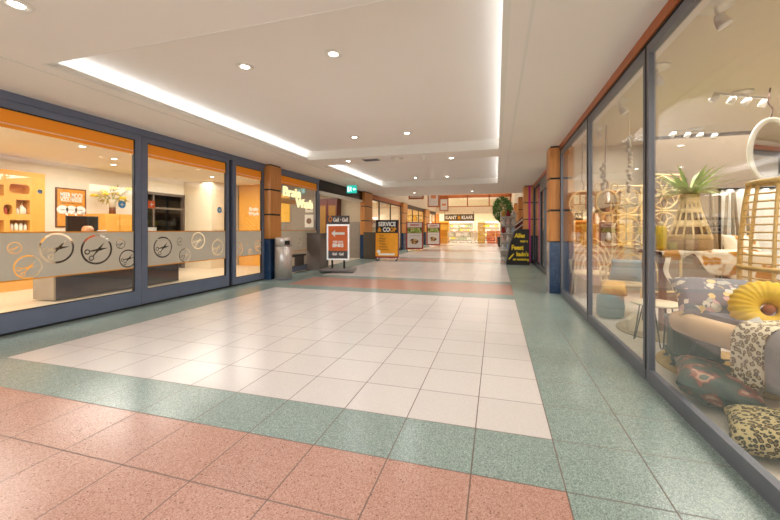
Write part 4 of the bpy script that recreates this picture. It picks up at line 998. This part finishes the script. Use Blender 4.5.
# hooded rattan chair
v = thing('hooded_rattan_chair', 'tall hooded rattan chair of cane rungs at the right edge', 'chair', (2.87, 4.48, 0), rz=.0)
RC = .47; A0, A1 = math.radians(-200), math.radians(10)
prof = lambda z: RC * (1 - .22 * max(0, (z - .9)) ** 1.5)
for k in range(9):
    a = A0 + (A1 - A0) * k / 8
    MB().tube([(prof(z) * math.cos(a), prof(z) * math.sin(a), z) for z in (.0, .4, .8, 1.1, 1.4, 1.66 - .0)], .024 if k in (0, 8) else .016, 8).build('post', M_RATTAN, v)
b = MB()
for q in range(17):
    z = .42 + q * .075; b.tube([(prof(z) * math.cos(A0 + (A1 - A0) * e / 22), prof(z) * math.sin(A0 + (A1 - A0) * e / 22), z) for e in range(23)], .009, 6)
b.build('rung_weave', M_RATTAN, v)
MB().tube([(prof(1.66) * math.cos(A0 + (A1 - A0) * e / 22), prof(1.66) * math.sin(A0 + (A1 - A0) * e / 22), 1.66) for e in range(23)], .03, 8).build('top_rim', M_RATTAN, v, True)
MB().lathe([(0, .38), (.44, .38), (.45, .4), (.44, .44), (0, .45)], n=30).build('seat', M_RATTAN, v, True)
MB().tube([(prof(.85) * math.cos(A0 + (A1 - A0) * e / 22) * 1.03, prof(.85) * math.sin(A0 + (A1 - A0) * e / 22) * 1.03, .82) for e in range(23)], .02, 8).build('mid_band', M_RATTAN, v, True)
# bamboo poles before a white cloth
v = thing('cloth_rail', 'pale cloth hung on a rail behind the bamboo poles', 'rail', (3.3, 6.0, 0))
MB().tube([(-.4, 0, 1.75), (.5, 0, 1.75)], .014).build('rail', M_DKMET, v)
for k in (-.38, .48): MB().tube([(k, 0, 0), (k, 0, 1.75)], .014).build('post', M_DKMET, v)
MB().grid(20, 8, lambda u, w: (-.36 + .82 * u, .02 * math.sin(u * 40), 1.74 - 1.2 * w)).build('cloth', M_WHITE, v, True, solid=.006)
for k in range(5): 
    o = MB().tube([(0, 0, 0), (.01, 0, .9), (R.uniform(-.06, .06), 0, 1.68)], [.022, .02, .016], 8).build('bamboo_pole', mat('old_bamboo', (132, 116, 92), .6, var=.2, vs=14), None, True); o.location = (2.78 + .085 * k, 5.78 + .03 * (k % 2), 0); tag(o, 'weathered bamboo pole in the bunch left of the hooded rattan chair', 'pole', 'bunch of bamboo poles')
o = MB().pillow(.4, .5, .16, RZ(.3) @ RX(1.2)).build('cushion', cowhide_mat(), None, True); o.location = (2.9, 5.45, .9); tag(o, 'white and tan hide cushion on a stool behind the cowhide table', 'cushion')
v = thing('stool', 'round wooden stool under the hide cushion', 'stool', (2.92, 5.47, 0)); MB().lathe([(0, .62), (.17, .62), (.18, .64), (.17, .66), (0, .66)], n=20).build('seat', M_BWOOD, v, True)
for k in range(3): a = k * 2.09; MB().tube([(.12 * math.cos(a), .12 * math.sin(a), .62), (.17 * math.cos(a), .17 * math.sin(a), 0)], .016).build('leg', M_BWOOD, v)
# warm shelf cabinet in far bay
v = thing('wood_cabinet', 'tall wooden cabinet with lit shelves by the far pillar of the shop window', 'cabinet', (1.75, 7.7, 0))
MB().box(-.42, -.12, 0, .5, .18, .95).build('lower_body', wood_mat('oak', (150, 104, 56), (180, 130, 76)), v); MB().box(-.42, .14, .95, .5, .18, 1.9).build('back_panel', wood_mat('oak', (150, 104, 56), (180, 130, 76)), v)
for z in (.97, 1.3, 1.6, 1.9): MB().box(-.42, -.12, z - .02, .5, .14, z).build('shelf', wood_mat('oak', (150, 104, 56), (180, 130, 76)), v)
for k in range(8): o = MB().lathe([(.03, 0), (.045, .03), (.04, .12), (.02, .16), (.025, .18), (0, .18)], n=12).build('decor_vase', M_GOODS[k % 3], None, True); o.location = (1.42 + .2 * (k % 4), 7.68, (.97, 1.3)[k // 4]); tag(o, 'small decorative vase on the lit wooden shelves in the far bay', 'vase', 'vases on the wooden shelves')
rack(5.8, 7.65, 0, 'white wall rack of homeware at the end of the home shop', 2.0, 5, 1.9, 'packs on the home shop rack', 'small homeware pack on the white end rack of the shop', step=.2, cols=(0, 1, 2, 4))
rack(6.7, 3.2, -PI / 2, 'wide homeware rack along the rear wall of the home shop', 3.6, 5, 1.9, 'packs on the rear wall rack', 'small homeware pack on the rear wall rack', m=M_BWOOD, step=.22, cols=(0, 1, 2, 4))
rack(3.0, 11.5, -PI / 2, 'goods rack behind the glass doors past the right pillar', 3, 5, 1.9, 'packs behind the right glass doors', 'small pack on the rack behind the right glass doors', m=M_BWOOD, step=.22, cols=(0, 1, 2, 3))

# ---- black text stand
v = thing('black_gift_stand', 'black covered stand with yellow lettering before the striped pillar', 'stand', (.75, 13.5, 0))
MB().prism([(-.42, 0), (.31, 0), (.31, 1.2), (-.04, 1.2), (-.16, 1.1), (-.3, .7)], .9, frame_at((0, .05, 0), XV, ZV) @ TR(0, 0, -.9) if False else frame_at((0, .95 - .9, 0), XV, ZV) @ RX(0) @ TR(0, 0, -.2)).build('cover', mat('black_cloth', (20, 16, 20), .6), v)
yF = .045 + .2 - .2
fr_y = min(vv.co.y for vv in [c_ for c_ in v.children][0].data.vertices) - .003
text('Alles', .2, M_TXTY, v, (-.0, fr_y, .98), XV, ZV, width=.34, bold=.006, shear=.15); text('voor u', .12, M_TXTY, v, (.14, fr_y, .8), XV, ZV, width=.24, bold=.004)
text('Feest', .22, M_TXTY, v, (-.07, fr_y, .58), XV, ZV, width=.38, bold=.008); text("kado's", .19, M_TXTY, v, (.09, fr_y, .36), XV, ZV, width=.38, bold=.008); text('en versiering', .11, M_TXTY, v, (.04, fr_y, .19), XV, ZV, width=.5, bold=.004)
MB().prism([(-.36, .2), (-.33, .17), (-.2, .32), (-.17, .4), (-.23, .35)], .003, frame_at((0, fr_y, 0), XV, ZV)).build('pen_stroke', M_TXTY, v)
# gift rack behind
v = thing('gift_rack', 'white tiered gift rack of soft toys behind the black lettered stand', 'rack', (.5, 16.6, 0))
for k in range(5): MB().box(-.3, -.3, .28 + k * .36, .3, .3, .3 + k * .36).build('shelf', M_WHITE, v)
MB().box(-.3, .29, 0, .3, .3, 1.9).build('back_panel', M_GREYW, v)
for sx in (-.31, .31):
    for sy in (-.31, .31): MB().tube([(sx, sy, 0), (sx, sy, 1.95)], .016).build('post', M_CHROME, v)
cols_ = [mat('plush_%d' % i, c_, .9) for i, c_ in enumerate(((232, 230, 226), (190, 204, 222), (226, 200, 190), (214, 180, 90), (160, 60, 60)))]
for k in range(15):
    z = .3 + .36 * (k // 3); x = .5 - .2 + .2 * (k % 3); r_ = .098
    b = MB().ball((0, 0, r_), (r_, r_, r_), 12).ball((0, -.03, r_ * 2.1), r_ * .65, 10).ball((-.05, -.03, r_ * 2.7), r_ * .25, 8).ball((.05, -.03, r_ * 2.7), r_ * .25, 8)
    o = b.build('plush_toy', cols_[(0, 1, 0, 2, 0, 3, 4)[k % 7]], None, True); o.location = (x, 16.6 - .15, z); tag(o, 'small soft toy among those on the white tiered gift rack', 'soft toy', 'soft toys on the gift rack')
v = thing('card_rack', 'dark red sloping card rack with white rails left of the striped pillar', 'rack', (.93, 15.2, 0))
MB().prism([(-.2, 0), (.32, 0), (.32, 1.95), (-.2, 1.4)], .5, frame_at((0, .5, 0), XV, ZV)).build('body', mat('wine_red', (98, 40, 36), .6), v)
for k in range(3): MB().tube([(-.22, -.03, .95 + k * .2), (.33, -.03, 1.4 + k * .2)], .02).build('slanted_rail', M_WHITE, v)

# ---- ficus in a black pot
v = thing('ficus_tree', 'round headed green ficus tree in a black pot far down the mall', 'tree', (.4, 25.6, 0))
MB().lathe([(.25, 0), (.3, .1), (.34, .62), (.36, .68), (.3, .68), (.28, .6), (0, .6)], n=24).build('pot', M_BLACK, v, True)
MB().tube([(0, 0, .6), (.03, .02, 1.2), (-.02, 0, 1.9), (0, 0, 2.6)], [.05, .04, .035, .02]).build('trunk', M_BWOOD, v)
leaf_ball(1900, (0, 0, 2.55), (.62, .62, .82), .16, .035, R).build('foliage', M_LEAFD, v)

# ---- atrium beyond the low ceiling
ZA = 5.2
b = MB(); b.box(XL - 5, 16.45, ZA, 7, 45, ZA + .1); struct('ceiling_atrium', b, M_RECESS)
struct('wall_atrium_front', MB().box(XL - .12, 16.4, ZC + .04, 7, 16.45, ZA), M_CEIL)
struct('wall_atrium_left', MB().box(XL - .1, 16.45, 2.75, XL, 34, ZA), mat('atrium_wall', (208, 190, 164), .7))
b = MB(); b.box(1.3, 16.45, 2.75, 1.4, 45, ZA); b.box(1.3, 14.5, 0, 1.4, 45, 2.75); struct('wall_atrium_right', b, mat('atrium_right_wall', (214, 200, 178), .7))
for y in (18.5, 23, 28.5): pr = pillar(1.02, y, 1.3, y + .5, 'distant wood pillar on the right wall at %s' % {18.5: 'the gift rack', 23: 'the middle of the atrium', 28.5: 'the far end behind the tree'}[y])
area(-2, 22, 5.1, 5, 7, 120, (1, .97, .93)); area(-2, 30, 5.1, 5, 6, 120, (1, .96, .9))
# hanging square frame signs on the left
for x, y, z0, w, h_, l in ((-4.0, 18.5, 2.76, .8, .72, 'nearest square brown framed hanging sign under the ceiling edge'), (-3.68, 22, 2.55, .72, 1.25, 'middle square brown framed hanging sign'), (-3.73, 27, 2.55, .66, .95, 'farthest and smallest brown framed hanging sign')):
    v = thing('hanging_sign', l, 'sign', (x, y, z0)); t_ = .07
    MB().box(-w / 2, -.04, 0, w / 2, .04, t_).box(-w / 2, -.04, h_ - t_, w / 2, .04, h_).box(-w / 2, -.04, t_, -w / 2 + t_, .04, h_ - t_).box(w / 2 - t_, -.04, t_, w / 2, .04, h_ - t_).build('frame', M_TRIMW, v)
    MB().box(-w / 2 + t_, -.02, t_, w / 2 - t_, .02, h_ - t_).build('panel', mat('sign_panel', (222, 210, 200), .5), v); MB().box(-w * .22, -.024, h_ * .42, w * .22, -.02, h_ * .58).build('emblem', mat('emblem_orange', (214, 130, 80), .5), v)
    for k in (-1, 1): MB().tube([(k * w * .3, 0, h_), (k * w * .3, 0, ZA - z0)], .012).build('hanger', M_TRIMW, v)
# far shop
YF = 33.5
b = MB(); b.box(-6.5, YF, 2.62, 1.4, YF + .2, 3.22); struct('wall_far', b, mat('far_band', (214, 194, 164), .7))
struct('wall_far_upper', MB().box(-6.5, YF, 4.3, 1.4, YF + .2, ZA), M_PANEL)
fr_ = thing('window_15', None, None, (-2.5, YF, 0), kind='structure'); of = tuple(fr_.location)
b = MB(of)
for x in (-6.4, -4.4, -2.5, -.6, 1.2): b.box(x - .05, YF, 3.22, x + .05, YF + .1, 4.3)
b.box(-6.5, YF, 3.22, 1.4, YF + .1, 3.3); b.box(-6.5, YF, 4.05, 1.4, YF + .1, 4.3); b.build('frame', M_TRIMW, fr_)
MB(of).box(-6.4, YF + .1, 3.3, 1.3, YF + .12, 4.05).build('pane', M_GLASS, fr_)
struct('wall_far_gallery', MB().box(-7, YF + 3, 2.9, 3, YF + 3.1, 5.2), M_CREAM); struct('floor_gallery', MB().box(-7, YF + .25, 3.0, 3, YF + 3, 3.1), M_BEIGE)
area(-2.5, YF + 1.6, 5.0, 6, 2, 70, (1, .86, .6)); struct('ceiling_gallery', MB().box(-7, YF + .2, 5.2, 3, YF + 3.1, 5.25), M_CREAM)
struct('wall_far_rear', MB().box(-7, 40, 0, 3, 40.1, 3), mat('far_rear', (240, 226, 196), .6)); struct('wall_far_left', MB().box(-7, YF, 0, -6.9, 40, 3), M_CREAM); struct('wall_far_right', MB().box(1.4, YF, 0, 1.5, 40, 3), M_CREAM)
area(-2.5, 36.5, 2.85, 7, 4, 260, (1, .94, .8))
b = MB(); b.box(.55, YF, 0, 1.3, YF + .3, 2.62); b.box(-6.6, YF, 0, -5.1, YF + .3, 2.62); struct('wall_far_piers', b, M_PANEL)
v = thing('shop_sign', 'dark sign with pale shop name over the far shop opening', 'sign', (-3.25, YF - .03, 2.25))
MB().box(-1.35, -.02, -.3, 1.35, .06, .32).build('sign_board', mat('olive_board', (96, 76, 46), .5), v)
text('KANT', .42, M_TXTW, v, (-.72, -.03, .0), XV, ZV, width=1.0, bold=.012); text('&', .42, mat('amber_letter', (240, 160, 24), .5), v, (0, -.03, 0), XV, ZV, bold=.012); text('KLAAR', .42, M_TXTW, v, (.72, -.03, 0), XV, ZV, width=1.0, bold=.012)
for k in (-1.3, 1.3): MB().tube([(k, .04, .32), (k, .04, .6)], .02).build('hanger', M_DKMET, v)
rack(-3.6, 38.5, 0, 'wide white goods rack, left one at the back of the far shop', 2.6, 5, 2.0, 'packs on the far left rack', 'small pack on the left rear rack of the far shop', step=.24, cols=(0, 1, 3, 4))
rack(-.8, 38.5, 0, 'wide white goods rack, right one at the back of the far shop', 2.2, 5, 2.0, 'packs on the far right rack', 'small pack on the right rear rack of the far shop', step=.24, cols=(0, 1, 3, 2))
rack(-5.2, 36, 0, 'yellow lit rack at the left of the far shop', 1.4, 5, 2.0, 'packs on the far yellow rack', 'small pack on the yellow lit rack of the far shop', step=.24, m=M_ORANGE, cols=(3, 3, 1, 0))
# shopping trolleys
tr0 = None
for k, (x, y) in enumerate(((-3.9, 33.0), (-3.25, 32.95), (-2.6, 33.0), (-1.95, 33.05))):
    l = 'wire shopping trolley before the far shop, %s of the four' % ('leftmost', 'second from left', 'third from left', 'rightmost')[k]
    if tr0 is None:
        tr0 = thing('shopping_trolley', l, 'trolley', (x, y, 0), group='shopping trolleys'); b = MB()
        for q in range(5):
            z = .5 + q * .11; w = .24 + q * .012; d = .36 + q * .02; b.tube([(-w, -d, z), (w, -d, z), (w, d, z), (-w, d, z)], .014, 5, closed=True)
        for q in range(7): u = -1 + q / 3; b.tube([(u * .24, -.36, .5), (u * .29, -.44, .94)], .011, 5); b.tube([(u * .24, .36, .5), (u * .29, .44, .94)], .011, 5)
        for q in range(7): u = -1 + q / 3; b.tube([(-.24, u * .36, .5), (-.29, u * .44, .94)], .011, 5); b.tube([(.24, u * .36, .5), (.29, u * .44, .94)], .011, 5)
        b.build('basket', M_STEEL, tr0)
        MB().tube([(-.29, -.48, 1.02), (.29, -.48, 1.02)], .02).build('handle', M_ORST, tr0); MB().tube([(-.2, -.34, .12), (.2, -.34, .12), (.2, .34, .12), (-.2, .34, .12)], .016, 6, closed=True).build('undercarriage', M_STEEL, tr0)
        for sx in (-1, 1):
            MB().tube([(sx * .2, .34, .12), (sx * .24, .34, .5)], .014).build('upright', M_STEEL, tr0)
            for sy in (-1, 1): MB().lathe([(0, -.015), (.06, -.015), (.06, .015), (0, .015)], n=12, M=TR(sx * .2, sy * .34, .06) @ RY(PI / 2)).build('wheel', M_BLACK, tr0)
    else: dup(tr0, (x, y, 0), .05 * k, l)
def crate(x, y, z, m, label, group, n='crate', w=.3, d=.2, h_=.24):
    v = thing(n, label, 'crate', (x, y, z), group=group); MB().box(-w, -d, 0, w, d, .02).build('crate_bottom', m, v)
    for sy in (-1, 1):
        for q in range(3): MB().box(-w, sy * d - .01, .02 + q * h_ / 3, w, sy * d + .01, .02 + (q + .72) * h_ / 3).build('slat', m, v)
    for sx in (-1, 1): MB().box(sx * w - .012, -d, .02, sx * w + .012, d, h_).build('end_panel', m, v)
    return v
M_YC = mat('yellow_crate', (226, 176, 50), .5); M_OC = mat('orange_crate', (224, 100, 34), .5)
y0c = crate(-1.25, 32.6, 0, M_YC, 'yellow crate in the tall stack before the far shop, lowest one', 'yellow crates')
for k in range(1, 7): dup(y0c, (-1.25 + .01 * (k % 2), 32.6, .27 * k), None, 'yellow crate in the tall stack before the far shop, number %d from below' % (k + 1) if False else 'yellow crate in the tall stack, ' + ('second from the floor', 'third from the floor', 'fourth from the floor', 'third from the top', 'second from the top', 'topmost')[k - 1])
o0c = crate(-.42, 32.5, 0, M_OC, 'orange crate, bottom of the left pile beside the yellow stack', 'orange crates', w=.33, d=.25, h_=.34)
for x, z, l in ((-.42, .36, 'orange crate, middle of the left pile beside the yellow stack'), (-.42, .72, 'orange crate, top of the left pile beside the yellow stack'), (.3, 0, 'orange crate, bottom of the right pile near the tree'), (.3, .36, 'orange crate, middle of the right pile near the tree'), (.3, .72, 'orange crate, top of the right pile near the tree')): dup(o0c, (x, 32.5, z), None, l)
# bright yellow promotion display
v = thing('promotion_display', 'glowing yellow cardboard display beside the farthest red board', 'display', (-4.3, 30.0, 0))
MB().box(-.45, -.2, 0, .45, .2, .5).build('lower_box', M_ORANGE, v); MB().box(-.45, .1, .5, .45, .2, 1.6).build('back_board', mat('display_yellow', (250, 206, 90), .5), v)
for z in (.8, 1.1): MB().box(-.43, -.15, z, .43, .1, z + .03).build('shelf', M_ORANGE, v)

# ---- behind the camera, left open so the world light fills the mall

# ---------------------------------------------------------------- world and view
w = bpy.data.worlds.new('world'); SC.world = w; w.use_nodes = True
w.node_tree.nodes['Background'].inputs[0].default_value = (.92, .965, 1, 1); w.node_tree.nodes['Background'].inputs[1].default_value = 2.6
SC.view_settings.view_transform = 'Standard'; SC.view_settings.look = 'None'; SC.view_settings.gamma = 1; SC.view_settings.use_curve_mapping = False
SC.view_settings.exposure = 0.5
cy = SC.cycles; cy.use_denoising = True; cy.max_bounces = 10; cy.diffuse_bounces = 5; cy.glossy_bounces = 5; cy.transparent_max_bounces = 24; cy.transmission_bounces = 6
cy.sample_clamp_indirect = 6; cy.caustics_reflective = False; cy.caustics_refractive = False
